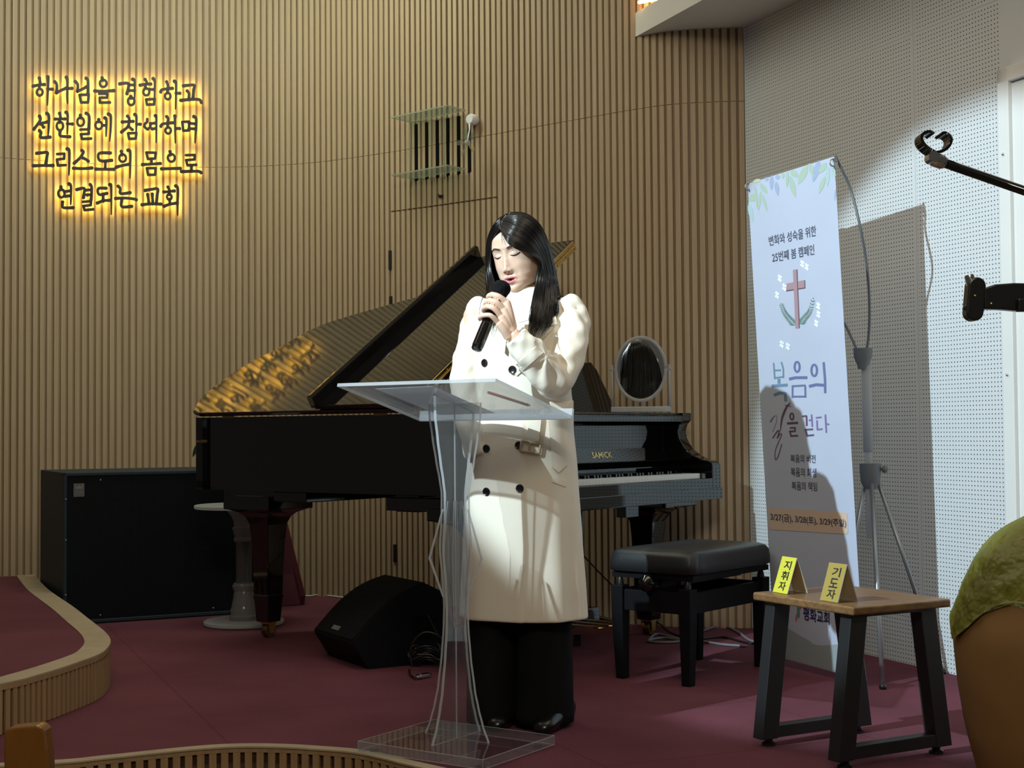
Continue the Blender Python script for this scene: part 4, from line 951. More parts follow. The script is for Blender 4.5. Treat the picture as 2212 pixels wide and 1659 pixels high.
# small printed lines
def btext(s, q, m, bold):
    uv, fs_ = text_mesh(s, bold); TL, TR, BR, BL = q
    pr(m).add([bn(*[(BL[k]*(1-u)+BR[k]*u)*(1-v)+(TL[k]*(1-u)+TR[k]*u)*v for k in (0, 1)], .0016) for u, v in uv], fs_)
def bgrid(top, bot, m, h, nv_=6):
    n = len(top); pr(m).add([bn(a[0]+(c_[0]-a[0])*j/nv_, a[1]+(c_[1]-a[1])*j/nv_, h) for j in range(nv_+1) for a, c_ in zip(top, bot)], [(j*n+i, j*n+i+1, (j+1)*n+i+1, (j+1)*n+i) for j in range(nv_) for i in range(n-1)])
btext('변화와 성숙을 위한', [(1660.3,510.6),(1762.7,486.3),(1763.8,509.8),(1662.5,531.6)], 'ink_slate', .008)
btext('25번째 봄 캠페인', [(1668,546),(1758.7,527.2),(1759.8,550),(1669,567.5)], 'ink_slate', .008)
btext('복음의 비전', [(1707.7,981),(1762,982.3),(1762.4,1000.5),(1708.3,998.5)], 'ink_slate', .008)
btext('복음의 희생', [(1708.3,1009),(1763.7,1011.6),(1764,1031),(1709,1028.5)], 'ink_slate', .008)
btext('복음의 책임', [(1710.3,1039.3),(1765.3,1041.5),(1765.5,1060.6),(1711,1058)], 'ink_slate', .008)
xs_ = [1660.5, 1662, 1665] + [1665+k*(1829-1665)/18 for k in range(1, 18)] + [1826, 1829, 1831]
bgrid([(x, 1096.5+(x-1660)*.063 + (5 if i in (0, 22) else 1.5 if i in (1, 21) else 0)) for i, x in enumerate(xs_)], [(x+1.5, 1143.5+(x-1660)*.062 - (5 if i in (0, 22) else 1.5 if i in (1, 21) else 0)) for i, x in enumerate(xs_)], 'print_peach', .0011)
btext('3/27(금), 3/28(토), 3/29(주일)', [(1664.4,1107),(1828.7,1122),(1829,1141.5),(1665.4,1127)], 'ink_slate', .022)
btext('평화교회', [(1735,1309),(1792,1322),(1792.5,1350),(1736,1339)], 'ink_navy', .022)
hill = [(1671,1344),(1700,1356),(1721,1368),(1746,1382),(1771.7,1394),(1862,1386),(1821.5,1390),(1823.3,1456.8),(1760,1439),(1700,1422.5),(1668.3,1413.5)]
ht = spline([Vector((x, y, 0)) for x, y in hill[:6]], 4); ht = [(v.x, v.y) for v in ht]
bgrid(ht, [(1674.6+(x-1666)*(1867-1674.6)/(1856-1666), 1415.6+(x-1666)*(1468.4-1415.6)/(1856-1666)) for x, y in ht], 'print_grey', .0011)
def blob(cx, cy, rx, ry, rot, m):
    pr(m).add([bn(cx+rx*math.cos(t)*math.cos(rot)-ry*math.sin(t)*math.sin(rot), cy+rx*math.cos(t)*math.sin(rot)+ry*math.sin(t)*math.cos(rot), .0011) for t in [2*math.pi*k/18 for k in range(18)]], [tuple(range(18))])
blob(1725, 1322, 3.2, 14, -.05, 'print_deepteal'); blob(1720.8, 1334, 1.8, 9, .12, 'print_red'); blob(1729, 1312, 2.2, 7, .5, 'print_red')
NM = {'ink_slate': 'lettering', 'ink_navy': 'church_lettering', 'print_slate': 'title_lettering', 'print_indigo': 'title_lettering', 'print_violet': 'title_lettering', 'print_plum': 'title_lettering', 'print_cross': 'cross_print', 'print_cross_dark': 'cross_print', 'print_fern': 'fern_print', 'print_white': 'flower_print', 'print_peach': 'date_band', 'print_grey': 'hill_print', 'print_red': 'logo_print', 'print_deepteal': 'logo_print'}
for m_, mb in PR.items(): mb.build(NM.get(m_, 'leaf_print'), m_, bo)
# stand: pole, hub, three legs, clamp and two bent rods
pt = P(1871, 790, 5.45); pbm = P(1882, 1300, 5.45); pf = Vector((pbm.x, pbm.y, 0)) 
b = MB(); b.tube([pt - UP*.0, Vector((pf.x, pf.y, .52))], .0145, 14); b.tube([pt, pt.lerp(Vector((pf.x, pf.y, .52)), .5)], .019, 14); b.build('pole', 'tube_clear', ban, smooth=True)
hubp = P(1880, 1025, 5.45)
b = MB(); b.lathe(hubp, [(.001, -.055), (.022, -.055), (.036, -.03), (.040, .02), (.040, .042), (.001, .042)], 24); b.ball(hubp + Vector((.05, -.02, .02)), .014, 12); b.build('hub', 'grey_plastic', ban, auto=40)
for dx, dy in ((.27, .02), (-.10, .27), (-.04, -.29)):
    foot = Vector((hubp.x+dx, hubp.y+dy, .008)); b = MB(); b.tube([hubp + Vector((dx*.12, dy*.12, -.035)), foot], .0085, 10); lo = b.build('leg', 'grey_metal', ban, smooth=True)
    k = MB(); k.ball(foot, .014, 10); k.build('foot_cap', 'black_plastic', lo, smooth=True)
cl = P(1864, 772, 5.45)
b = MB(); b.lathe(cl, [(.001, -.045), (.020, -.045), (.022, -.03), (.034, .0), (.036, .035), (.001, .035)], 20); b.build('clamp', 'grey_plastic', ban, auto=40)
def rodpts(px): return spline([P(*q) for q in px], 8)
b = MB(); b.tube(rodpts([(1870,768,5.45),(1877,720,5.43),(1878,650,5.38),(1872,570,5.32),(1858,490,5.25),(1838,410,5.27),(1818,365,5.235),(1803,335,5.225)]), .0052, 8); b.build('bent_rod', 'grey_plastic', ban, smooth=True)
b = MB(); b.tube(rodpts([(1856,770,5.46),(1842,735,5.47),(1822,695,5.50),(1780,630,5.60),(1720,540,5.66),(1660,450,5.71),(1616,395,5.70)]), .0052, 8); b.build('bent_rod', 'grey_plastic', ban, smooth=True)
for x, y, Y in ((1617, 399, 5.685), (1800, 347, 5.222)):
    b = MB(); c = P(x, y, Y); b.tube([c + Vector((.014*math.cos(a), -.004, .014*math.sin(a)-.008)) for a in [2*math.pi*k/14 for k in range(15)]], .0028, 6); b.tube([c + Vector((0, 0, .006)), c + Vector((.004, -.004, -.03))], .003, 6); b.build('hook', 'grey_metal', ban, smooth=True)

# ================================================================ PEDESTAL TABLE, PLANT, BOARD BEHIND THE PIANO
pc = Vector((-1.327, 7.02, 0))
ped = thing('pedestal_table', pc, 'round clear acrylic pedestal table with carved column behind the piano leg', 'table')
b = MB(); b.lathe(pc, [(.001, .004), (.19, .004), (.195, .008), (.195, .020), (.19, .024), (.001, .024)], 48); b.build('base', 'acrylic_edge', ped, auto=40)
b = MB(); b.lathe(pc, [(.07, .024), (.072, .045), (.062, .052), (.066, .075), (.060, .088), (.058, .105), (.052, .13), (.050, .15), (.046, .165), (.053, .178), (.056, .192), (.048, .205)], 28, m=0)
b.lathe(pc, [(.040, .205), (.038, .22), (.038, .395), (.040, .41)], 24, m=1)
b.lathe(pc, [(.048, .41), (.050, .42), (.044, .43), (.052, .462), (.058, .475), (.048, .482), (.050, .51), (.062, .535), (.078, .555), (.084, .57)], 28, m=0); b.build('column', ['acrylic_frost', 'acrylic_column'], ped, auto=40)
b = MB(); b.lathe(pc, [(.001, .572), (.235, .572), (.24, .576), (.24, .586), (.235, .590), (.001, .590)], 48); b.build('tabletop', 'acrylic_edge', ped, auto=40)
plant = thing('potted_plant', pc + UP*.59, 'dark green leafy plant on the clear pedestal, mostly hidden by the piano', 'plant')
b = MB(); b.lathe(pc + UP*.592, [(.001, 0), (.055, 0), (.075, .12), (.078, .13), (.068, .13), (.001, .11)], 24); b.build('pot', 'pot_white', plant, auto=40)
b = MB()
def leafm(base, tip, wd):
    base, tip = Vector(base), Vector(tip); d_ = tip-base; sd = d_.cross(Vector((0, -1, .3))).normalized(); n = 8; vs_ = []
    for k in range(n+1):
        t = k/n; w_ = wd*math.sin(math.pi*t)**.8; p = base+d_*t - UP*(.03*t*t); vs_ += [p+sd*w_, p-Vector((0, -.006, 0)), p-sd*w_]
    b.add(vs_, [(3*k+i, 3*k+i+1, 3*k+i+4, 3*k+i+3) for k in range(n) for i in range(2)])
top = pc + UP*.71
leafm(P(432, 957, 6.98), P(416, 975, 6.95), .012); leafm(P(436, 928, 6.98), P(424, 946, 6.97), .008)
for a in range(6): leafm(top + UP*.03, top + Vector((.10*math.cos(a), .10*math.sin(a), .10)), .025)
b.tube([top, P(437, 950, 6.98), P(433, 945, 6.98)], .003, 6); b.tube([top, top + UP*.06], .004, 6)
b.build('foliage', 'leaf', plant)
b = MB(); r0 = F(652, 1308); 
q = [F(560, 1306), F(648, 1308), P(652, 1300, 7.6)]
bt = [(590, 1313), (648, 1308)]
A0 = F(575, 1312); A1 = F(648, 1308); T0 = A0 + Vector((.02, .12, .62)); T1 = A1 + Vector((-.125, .12, .50)); 
b.prism([A0, A1, A1 + Vector((.006, .004, .05)), T1, T0], Vector((.02, .035, 0)))
tag(b.build('leaning_board', 'maroon', bevel=.004), 'dark maroon board standing on the carpet behind the piano leg', 'board')

# ================================================================ CABLES
def cable(name, px, r, m, label, zoff=None):
    b = MB(); b.tube(spline([F(x, y, r) if len(q) == 2 else P(x, y, q[2]) for q in px for x, y in [q[:2]]], 8), r, 8); o = b.build(name, m, smooth=True); return tag(o, label, 'cable')
cable('cable', [(648, 1286), (668, 1287.5), (690, 1285), (712, 1287), (736, 1290), (790, 1296), (850, 1303)], .005, 'cable_white', 'thin white cable along the foot of the slatted wall')
cable('cable', [(1402, 1382), (1418, 1370), (1450, 1376), (1480, 1384), (1432, 1378), (1400, 1385), (1440, 1388), (1500, 1384), (1560, 1392), (1612, 1396)], .006, 'cable_grey', 'grey looping cable on the carpet behind the bench legs')
cable('cable', [(1425, 1345), (1450, 1366), (1500, 1380), (1560, 1376), (1610, 1388), (1640, 1390), (1668, 1392)], .005, 'black_plastic', 'black cable running from the piano caster towards the banner')
cable('cable', [(1520, 1362), (1560, 1352), (1592, 1364), (1622, 1384), (1660, 1388)], .006, 'cable_grey', 'grey cable arching on the carpet near the corner')
cable('cable', [(1244, 1326, 7.16), (1262, 1329, 7.1), (1300, 1336, 7.0), (1330, 1343, 6.93)], .012, 'black_plastic', 'thick black cable lying along the wall foot right of the woman')
cable('cable', [(1256, 1195, 6.85), (1290, 1232, 6.85), (1330, 1272, 6.8), (1370, 1310, 6.75), (1440, 1358, 6.68)], .0035, 'black_plastic', 'thin black cable drooping under the piano keyboard')
# coil beside the monitor
cc = F(922, 1440); b = MB()
pts = []
for k in range(150):
    a = k*.30; r_ = .062+.014*math.sin(k*.37); pts.append(Vector((cc.x+r_*math.cos(a), cc.y+.4*r_*math.sin(a)+.01, .012+.065*k/150+.012*math.sin(k*.9))))
b.tube(spline(pts, 2), .0045, 7)
loop = [P(890, 1440, 5.6), P(886, 1408, 5.6), P(896, 1382, 5.6), P(918, 1366, 5.6), P(945, 1372, 5.6), P(960, 1395, 5.6), P(950, 1425, 5.6), P(930, 1415, 5.6), P(900, 1414, 5.6)]
b.tube(spline(loop, 8), .004, 7); b.tube(spline([P(925, 1330, 5.66), P(935, 1352, 5.66), P(948, 1375, 5.66)], 6), .003, 6)
b.tube(spline([F(884, 1447, .006), F(886, 1458, .006), F(897, 1464, .010)], 6), .004, 7)
coil = b.build('cable_coil', 'black_plastic', smooth=True); tag(coil, 'black cable coil with a metal plug beside the wedge monitor', 'cable')
b = MB(); a0, a1 = F(897, 1463, .011), F(931, 1457, .011); b.tube([a0, a0.lerp(a1, .3), a0.lerp(a1, .31), a0.lerp(a1, .8), a0.lerp(a1, .81), a1], [.009, .0095, .011, .011, .009, .006], 14); b.build('plug', 'chrome', coil, auto=40)
# power adapter near the woman's heel
b = MB(); c = F(1247, 1394, 0); b.box(c + UP*.025, (.03, .05, .05)); ad = b.build('pedal_adapter', 'black_plastic', bevel=.003); tag(ad, 'small black adapter box on the carpet right of the trousers', 'adapter')

# ================================================================ NEAR THINGS: MICROPHONE STAND, HOLDER ARM, WRAPPED POT, CHAIR
YB = 2.85
ms = thing('microphone_stand', (1.42, YB, HALL_Z), 'black boom microphone stand with an empty clip at the upper right', 'microphone stand')
tipb = P(2022, 346, YB); far = P(2212, 412, YB) ; dirb = (far-tipb).normalized(); endb = tipb + dirb*.62
b = MB(); b.tube([tipb, endb], .0095, 16); b.tube([endb, endb+dirb*.12], .013, 16); b.build('boom', 'black_lacquer', ms, smooth=True)
b = MB(); b.lathe(tipb - dirb*.006, [(.001, 0), (.0145, 0), (.0145, .018), (.011, .026), (.001, .026)], 18, ax=dirb); b.lathe(P(2013, 341, YB) + Vector((0, .016, 0)), [(.001, 0), (.011, 0), (.011, .032), (.001, .032)], 16, ax=(0, -1, 0)); b.build('swivel', 'chrome', ms, auto=40)
cb = P(2022, 312, YB); b = MB()
Wd = Vector((0, 1, 0))
for cp_ in ([(2023,329),(2010,322),(1998,312),(1992,301),(1993,291),(2001,285),(2012,284),(2018,289)], [(2023,329),(2038,325),(2049,317),(2055,306),(2055,296),(2048,289),(2039,286),(2035,290)]):
    pts = spline([P(x, y, YB) for x, y in cp_], 4)
    for p, q in zip(pts, pts[1:]):
        t = (q-p).normalized(); n_ = Vector((t.z, 0, -t.x)); b.prism([p+n_*.0030, q+n_*.0030, q-n_*.0030, p-n_*.0030], Vector((0, .045, 0)))
b.tube([P(2022, 326, YB) + Wd*.02, P(2018, 340, YB) + Wd*.016], .006, 10); b.build('microphone_clip', 'black_lacquer', ms, bevel=.0008)
jn = endb - dirb*.10
b = MB(); b.tube([Vector((jn.x, YB+.02, HALL_Z+.12)), Vector((jn.x, YB+.02, jn.z))], .011, 14); b.lathe(jn + Vector((0, .035, 0)), [(.001, 0), (.024, 0), (.024, .05), (.001, .05)], 18, ax=(0, -1, 0)); b.build('pole', 'black_metal', ms, auto=40)
for a in (20, 140, 260):
    b = MB(); b.tube([Vector((jn.x, YB+.02, HALL_Z+.16)), Vector((jn.x+.26*math.cos(R(a)), YB+.02+.26*math.sin(R(a)), HALL_Z+.012))], .009, 10); b.build('leg', 'black_metal', ms, smooth=True)

YH = 2.7
hd = thing('clamp_holder', (1.18, YH, HALL_Z), 'black holder arm with rounded head reaching in from the right edge', 'stand')
def capsule(p, q, r, dep):
    out = []; d_ = (q-p).normalized(); n_ = Vector((-d_.z, 0, d_.x))
    for k in range(13): a = math.pi*k/12; out.append(q + n_*(r*math.cos(a)) + d_*(r*math.sin(a)))
    for k in range(13): a = math.pi*k/12; out.append(p - n_*(r*math.cos(a)) - d_*(r*math.sin(a)))
    return out
b = MB(); b.prism(capsule(P(2107, 674, YH), P(2112, 617, YH), .0165, 0), Vector((0, .03, 0))); hh = b.build('head', 'black_plastic', hd, bevel=.003)
b = MB(); b.lathe(P(2101, 604, YH)+Vector((0, .014, 0)), [(.001, -.01), (.0095, -.01), (.0095, .008), (.008, .011), (.001, .011)], 16, ax=P(2099, 590, YH)-P(2103, 606, YH)); b.build('knob', 'chrome', hh, auto=40)
b = MB(); b.ball(P(2093, 664, YH)+Vector((0, .012, 0)), .007, 10); b.build('bolt', 'black_metal', hh, smooth=True)
b = MB(); ap = [(2127, 622), (2150, 614), (2190, 611), (2240, 612), (2240, 670), (2200, 671), (2165, 668), (2127, 667)]
b.prism([P(x, y, YH) for x, y in ap], Vector((0, .028, 0))); b.box(P(2205, 660, YH)+Vector((0, -.006, 0)), (.02, .02, .025)); b.build('arm', 'black_plastic', hd, bevel=.003)
b = MB(); b.ball(P(2106, 639, YH)-Vector((0, .001, 0)), .0028, 8); b.ball(P(2141, 656, YH)-Vector((0, .001, 0)), .0028, 8); b.build('screw', 'brass', hd)
b = MB(); px_ = P(2236, 640, YH); b.tube([Vector((px_.x+.02, YH+.014, HALL_Z)), Vector((px_.x+.02, YH+.014, px_.z+.25))], .014, 14); b.lathe((px_.x+.02, YH+.014, HALL_Z), [(.001, 0), (.12, 0), (.12, .012), (.02, .02), (.001, .02)], 28); b.build('pole', 'black_metal', hd, auto=40)

YP = 3.72; pcx = P(2065, 1400, YP).x + .27
pot = thing('wrapped_pot', (pcx, YP, 0), 'large rounded pot wrapped in tan paper under crinkled yellow-green tissue', 'flower pot')
sil = [(1700, 2122), (1659, 2112), (1600, 2096), (1540, 2085), (1470, 2073), (1400, 2066), (1360, 2067), (1320, 2076), (1280, 2088), (1240, 2104), (1200, 2126), (1165, 2155), (1140, 2182), (1122, 2212), (1105, 2245), (1090, 2290), (1083, 2330)]
rp_ = []
for y, x in sil:
    q = P(x, y, YP); rp_.append((max(.01, pcx-q.x), max(0.004, q.z)))
def crink(a, z, amp): return amp*(math.sin(a*7+z*31)+math.sin(a*13-z*23)+.6*math.sin(a*23+z*60))/2.6
def potring(r, z, amp): return [Vector((pcx + (r+crink(2*math.pi*k/72, z, amp))*math.cos(2*math.pi*k/72), YP + (r+crink(2*math.pi*k/72, z, amp))*math.sin(2*math.pi*k/72), z)) for k in range(72)]
dense = spline([Vector((r, z, 0)) for r, z in rp_], 4)
b = MB(); b.loft([potring(max(.004, v.x-.004), max(0, v.y), .0012) for v in dense]); b.build('paper_wrap', 'kraft', pot, smooth=True)
b = MB(); rows = []
for v in dense:
    if v.y < .36: continue
    rows.append((v.x, v.y))
def hem(a): return .47 + .075*math.cos(a-R(268)) *-1 + .018*math.sin(5*a) 
rings = []
for r, z in rows:
    rr = []
    for k in range(72):
        a = 2*math.pi*k/72; zl = .455 + .045*math.sin(a*2.0+.6) + .02*math.sin(a*5) ; ad_ = (a-math.pi+math.pi) % (2*math.pi)
        d_ = abs(((a-math.pi+math.pi) % (2*math.pi)) - math.pi); zl -= .09*max(0, 1-d_/.5)
        zz = max(z, zl); r2 = r if z >= zl else lerp_table(sorted([(q.y, q.x) for q in dense]), zl)[0]
        rad = r2+.005+crink(a, zz, .004)+.0045*abs(math.sin(a*9+zz*22+1.5*math.sin(zz*30))); rr.append(Vector((pcx+rad*math.cos(a), YP+rad*math.sin(a), zz)))
    rings.append(rr)
b.loft(rings, cap=True); b.build('tissue_cover', 'tissue', pot, smooth=True)

YC = 2.5; c0 = P(52, 1572, YC); HX = Vector((1, 0, 0))
ch = thing('wooden_chair', (c0.x-.2, YC-.2, HALL_Z), 'shiny brown wooden chair back at the lower left corner', 'chair')
def cq(px, py, dy=0): return P(px, py, YC) + Vector((0, dy, 0))
b = MB(); out = [(8, 1700), (8, 1582), (16, 1574), (40, 1571), (78, 1568), (90, 1571), (96, 1580), (101, 1620), (104, 1659), (108, 1700)]
pts = [cq(x, y) for x, y in out]; pts[0].z = HALL_Z; pts[-1].z = HALL_Z; pts[-1].x = pts[0].x+.045
b.prism(pts, Vector((0, .04, 0))); b.build('stile', 'chair_wood', ch, bevel=.010, seg=4)
b = MB(); st2 = [p - Vector((.45, 0, 0)) for p in pts]; b.prism(st2, Vector((0, .04, 0))); b.build('stile', 'chair_wood', ch, bevel=.010, seg=4)
for z0, z1 in ((c0.z-.13, c0.z-.02), (c0.z-.30, c0.z-.22)):
    b = MB(); b.box((c0.x-.26, YC+.02, (z0+z1)/2), (.40, .022, z1-z0)); b.build('back_rail', 'chair_wood', ch, bevel=.006)
b = MB(); b.box((c0.x-.24, YC-.20, HALL_Z+.44), (.46, .42, .04)); b.build('seat', 'chair_wood', ch, bevel=.010)
for dx in (-.44, -.04):
    b = MB(); b.box((c0.x+dx, YC-.38, HALL_Z+.21), (.035, .035, .42)); b.build('leg', 'chair_wood', ch, bevel=.006)

# ================================================================ THE WOMAN AT THE LECTERN
WCX, WCY = 0.035, 4.60
WR = R(-20); wl_ = Vector((math.cos(WR), math.sin(WR), 0)); wb_ = Vector((-math.sin(WR), math.cos(WR), 0))   # her left, her back
def W(x, y, z): return Vector((WCX, WCY, z)) + wl_*x + wb_*y
def bake(o):
    dg = bpy.context.evaluated_depsgraph_get(); dg.update(); me = bpy.data.meshes.new_from_object(o.evaluated_get(dg)); o.modifiers.clear(); old = o.data; o.data = me; me.name = o.name
    return o
def remesh(o, vox, sm=4, fac=.5, smooth=True):
    r = o.modifiers.new('r', 'REMESH'); r.mode = 'VOXEL'; r.voxel_size = vox; r.use_smooth_shade = smooth
    if sm: s = o.modifiers.new('s', 'SMOOTH'); s.iterations = sm; s.factor = fac
    return bake(o)
def tree_of(o):
    me = o.data; return BVHTree.FromPolygons([v.co.copy() for v in me.vertices], [tuple(p.vertices) for p in me.polygons])

# ---- head
hc = P(1119, 549, 4.585); YAW, PT, RL = R(30), R(13), R(6)
EZ = .009
fw = Vector((-math.sin(YAW)*math.cos(PT), -math.cos(YAW)*math.cos(PT), -math.sin(PT))); hx = Vector((math.cos(YAW), -math.sin(YAW), 0)); hz = hx.cross(-fw).normalized()
hx, hz = (hx*math.cos(RL) + hz*math.sin(RL)).normalized(), (hz*math.cos(RL) - hx*math.sin(RL)).normalized(); hy = -fw
def H(x, y, z): return hc + hx*x + hy*y + hz*z
HT = [(-.119, .010, .060, -.030), (-.116, .022, .071, -.010), (-.108, .036, .078, .005), (-.095, .051, .0815, .022), (-.08, .0605, .0825, .040), (-.06, .068, .083, .062), (-.03, .0728, .0835, .085), (0, .0725, .0845, .098), (.03, .074, .087, .103), (.06, .071, .084, .098), (.085, .060, .070, .083), (.104, .043, .050, .060), (.115, .024, .028, .034), (.119, .006, .007, .010)]
NP = [(-.052, 0), (-.047, .012), (-.042, .0195), (-.037, .0215), (-.030, .018), (-.014, .011), (.002, .0055), (.016, .002), (.023, 0)]
def g2(a, s): return math.exp(-(a/s)**2)
def feat(x, z):
    ax = abs(x); d = 0.0
    if -.056 < z < .024: d += lerp_table(NP, z)[0]*g2(x, .0078 + .004*max(0, min(1, -z/.045)))
    d += .0075*g2(ax-.0125, .0055)*g2(z+.043, .0075)
    d += -.0075*g2(ax-.031, .017)*g2(z-.004-EZ, .012) - .004*g2(ax-.016, .007)*g2(z-.004-EZ, .012)
    d += .0062*g2(ax-.031, .0135)*g2(z-EZ, .0085)
    d += .0022*g2(ax-.028, .02)*g2(z-.021-EZ, .006)
    d += .0028*g2(ax-.042, .014)*g2(z+.03, .016)
    d += .0075*g2(x, .0185)*g2(z+.0655, .0048) + .0085*g2(x, .0165)*g2(z+.0805, .0052) - .0065*g2(x, .015)*g2(z+.0728, .0030)
    d += -.0025*g2(x, .02)*g2(z+.0915, .005) + .004*g2(x, .018)*g2(z+.107, .010)
    d += -.0018*g2(ax-.030, .006)*g2(z+.055, .014)
    return d
def headpt(t, z):
    wx, yf, yb = lerp_table(HT, z); s, c = math.sin(t), math.cos(t); e = .85
    x = wx*math.copysign(abs(s)**e, s); y = (-yf if c > 0 else yb)*abs(c)**e
    if c > 0: y -= feat(x, z)*min(1, c*2.2)
    return x, y
def fronty(x, z):
    wx, yf, yb = lerp_table(HT, z); r = min(.999, abs(x)/max(wx, 1e-4)); s = r**(1/.85); c = math.sqrt(max(0, 1-s*s)); return -yf*c**.85 - feat(x, z)*min(1, c*2.2)
zz = [-.119 + .238*k/118 for k in range(119)]
NT = 150; ts = []
for k in range(NT):      # denser at the face
    u = 2*k/NT-1; ts.append(math.pi*(0.55*u + 0.45*u**3))
hm = MB(); rings = []
for z in zz: rings.append([H(*headpt(t, z), z) for t in ts])
hm.loft(rings, cap=True)
def lipmask(x, z):
    if abs(x) > .0255: return 0
    k = 1-(abs(x)/.0255)**2; up = -.0728+.0125*k - .0022*g2(x, .004); lo = -.0728-.0135*k**.8
    if not (lo < z < up): return 0
    if abs(z+.0728) < .0034*max(0, 1-(abs(x)/.016)**2): return 2
    return 1
nf = len(hm.f)
for i in range(nf-2):
    j, k = divmod(i, NT)
    if j < len(zz)-1:
        t = (ts[k]+ts[(k+1) % NT])/2 if k < NT-1 else math.pi
        if abs(t) < 1.2:
            z = (zz[j]+zz[j+1])/2; x = headpt(t, z)[0]; hm.m[i] = lipmask(x, z)
for s in (-1, 1): hm.ball(H(s*.073, .012, -.012), .030, 12, sc=(.28, .62, 1.0), ax=(hx, hy, hz), m=0)
person = hm.build('person', ['skin', 'lip', 'mouth_dark'], None, smooth=True)
sm_ = person.modifiers.new('s', 'SMOOTH'); sm_.iterations = 1; sm_.factor = .4; bake(person)

# ---- hand holding the microphone
mT, mH = P(1028, 757, 4.292), P(1083, 624, 4.372); ml = (mH-mT).length; md_ = (mH-mT).normalized()
ec = (Vector((0, -1, 0)) - md_*Vector((0, -1, 0)).dot(md_)).normalized(); er = ec.cross(md_).normalized()
if er.x < 0: er = -er
def G(s, ph, r): return mT + md_*(s*ml) + (er*math.cos(R(ph)) + ec*math.sin(R(ph)))*r
wrist = P(1103, 718, 4.330)
hb_ = MB()
def chain(b, pts, rad, n=12):
    b.tube(spline(pts, 5), [rad[0]+(rad[1]-rad[0])*k/(5*(len(pts)-1)) for k in range(5*(len(pts)-1)+1)], n)
    for p, r in ((pts[0], rad[0]), (pts[-1], rad[1])): b.ball(p, r, 12)
S_ = [.805, .708, .612, .520]; fr_ = [.0088, .0090, .0086, .0076]
mcp = []
for i, s in enumerate(S_):
    a = G(s-.02-.012*i, 38-3*i, .041-.001*i); mcp.append(a)
    pip = G(s+.012, 128, .0295); dip = G(s+.006, 196, .0268); tp = G(s, 262, .0262)
    dr = -.012 if i == 3 else 0
    pip = pip + md_*dr; dip = dip + md_*dr
    chain(hb_, [a, G(s, 85, .0335) + md_*dr*.5, pip], (fr_[i]*1.08, fr_[i])); chain(hb_, [pip, G(s+.008, 165, .0275)+md_*dr, dip], (fr_[i], fr_[i]*.93)); chain(hb_, [dip, G(s, 230, .0262), tp], (fr_[i]*.93, fr_[i]*.82))
    hb_.ball(a, fr_[i]*1.22, 12); hb_.ball(pip, fr_[i]*1.04, 12)
    w0_ = wrist + md_*(.016-.011*i) + er*.0
    hb_.tube(spline([w0_, (w0_+a)/2 + ec*.004, a], 4), [.0155-.0004*k for k in range(9)], 12)
chain(hb_, [wrist + md_*.020 - ec*.008, G(.70, 0, .040), G(.76, -40, .0335)], (.0135, .0105)); chain(hb_, [G(.76, -40, .0335), G(.81, -80, .029), G(.84, -115, .0270)], (.0105, .0085))
hb_.tube([wrist, G(.64, 15, .030)], [.020, .016], 14)
fdir = (P(1150, 768, 4.352)-wrist).normalized()
hb_.loft([[wrist + fdir*d_ + (er*math.cos(a)*.0255 + ec*math.sin(a)*.0205)*k for a in [2*math.pi*q/20 for q in range(20)]] for d_, k in ((-.012, .9), (.0, 1), (.03, 1.02), (.075, 1.1))])
hand = hb_.build('hand', 'skin'); remesh(hand, .0021, 3)
# ---- relaxed right hand beside the lectern
h2 = MB(); w2 = P(1048, 965, 4.62); dn_ = Vector((-.05, -.12, -1)).normalized(); sd_ = Vector((.35, -.93, 0)).normalized(); inn_ = dn_.cross(sd_).normalized()
h2.loft([[w2 + dn_*d_ + (sd_*math.cos(a)*.026*k + inn_*math.sin(a)*.017*k) for a in [2*math.pi*q/18 for q in range(18)]] for d_, k in ((-.06, 1.0), (0, 1), (.03, 1.2), (.06, 1.42), (.078, 1.35))])
for i in range(4):
    a = w2 + dn_*(.076-.004*abs(i-1.2)) + sd_*(.030-.0195*i); L = (.074, .082, .076, .060)[i]; c_ = -inn_ if inn_.x > 0 else inn_
    chain(h2, [a, a + dn_*L*.42 + c_*.004, a + dn_*L*.72 - c_*.006, a + dn_*L*.93 - c_*.018], ((.0086, .0088, .0085, .0075)[i], .0066))
chain(h2, [w2 + dn_*.022 + sd_*.026, w2 + dn_*.058 + sd_*.048, w2 + dn_*.092 + sd_*.046], (.0115, .0085))
hand2 = h2.build('hand', 'skin'); remesh(hand2, .0022, 3)
# ---- body under the clothes, then everything into one mesh
bm_ = MB()
def ell(c, ax_, ay_, a, b, n=28): return [c + ax_*(a*math.cos(2*math.pi*k/n)) + ay_*(b*math.sin(2*math.pi*k/n)) for k in range(n)]
bm_.loft([ell(W(0, .02, z), wl_, wb_, a, b) for z, a, b in ((.72, .13, .10), (.85, .15, .115), (1.0, .125, .10), (1.15, .135, .10), (1.28, .15, .095), (1.34, .13, .08), (1.385, .06, .055))])
nb = Vector((W(0, .025, 1.36))); nt_ = H(0, .020, -.075)
bm_.tube(spline([nb, nb.lerp(nt_, .5), nt_], 5), [.058]*3+[.052]*5+[.050]*3, 24)
LEGS = (((1062, 4.64), (1064, 4.60), -1), ((1178, 4.60), (1176, 4.57), 1))
for (ax0, Y0), (ax1, Y1), s in LEGS:
    top, an = P(ax0, 1200, Y0), P(ax1, 1555, Y1); top.z = .80; an.z = .07
    bm_.tube([top, top.lerp(an, .5), an], [.085, .055, .036], 18)
ARM_L = [P(1234, 676, 4.545), P(1230, 745, 4.485), P(1200, 820, 4.405), P(1150, 768, 4.352), wrist]
ARM_R = [P(1032, 676, 4.64), P(1018, 745, 4.62), P(1008, 822, 4.60), P(1020, 905, 4.60), P(1048, 965, 4.62)]
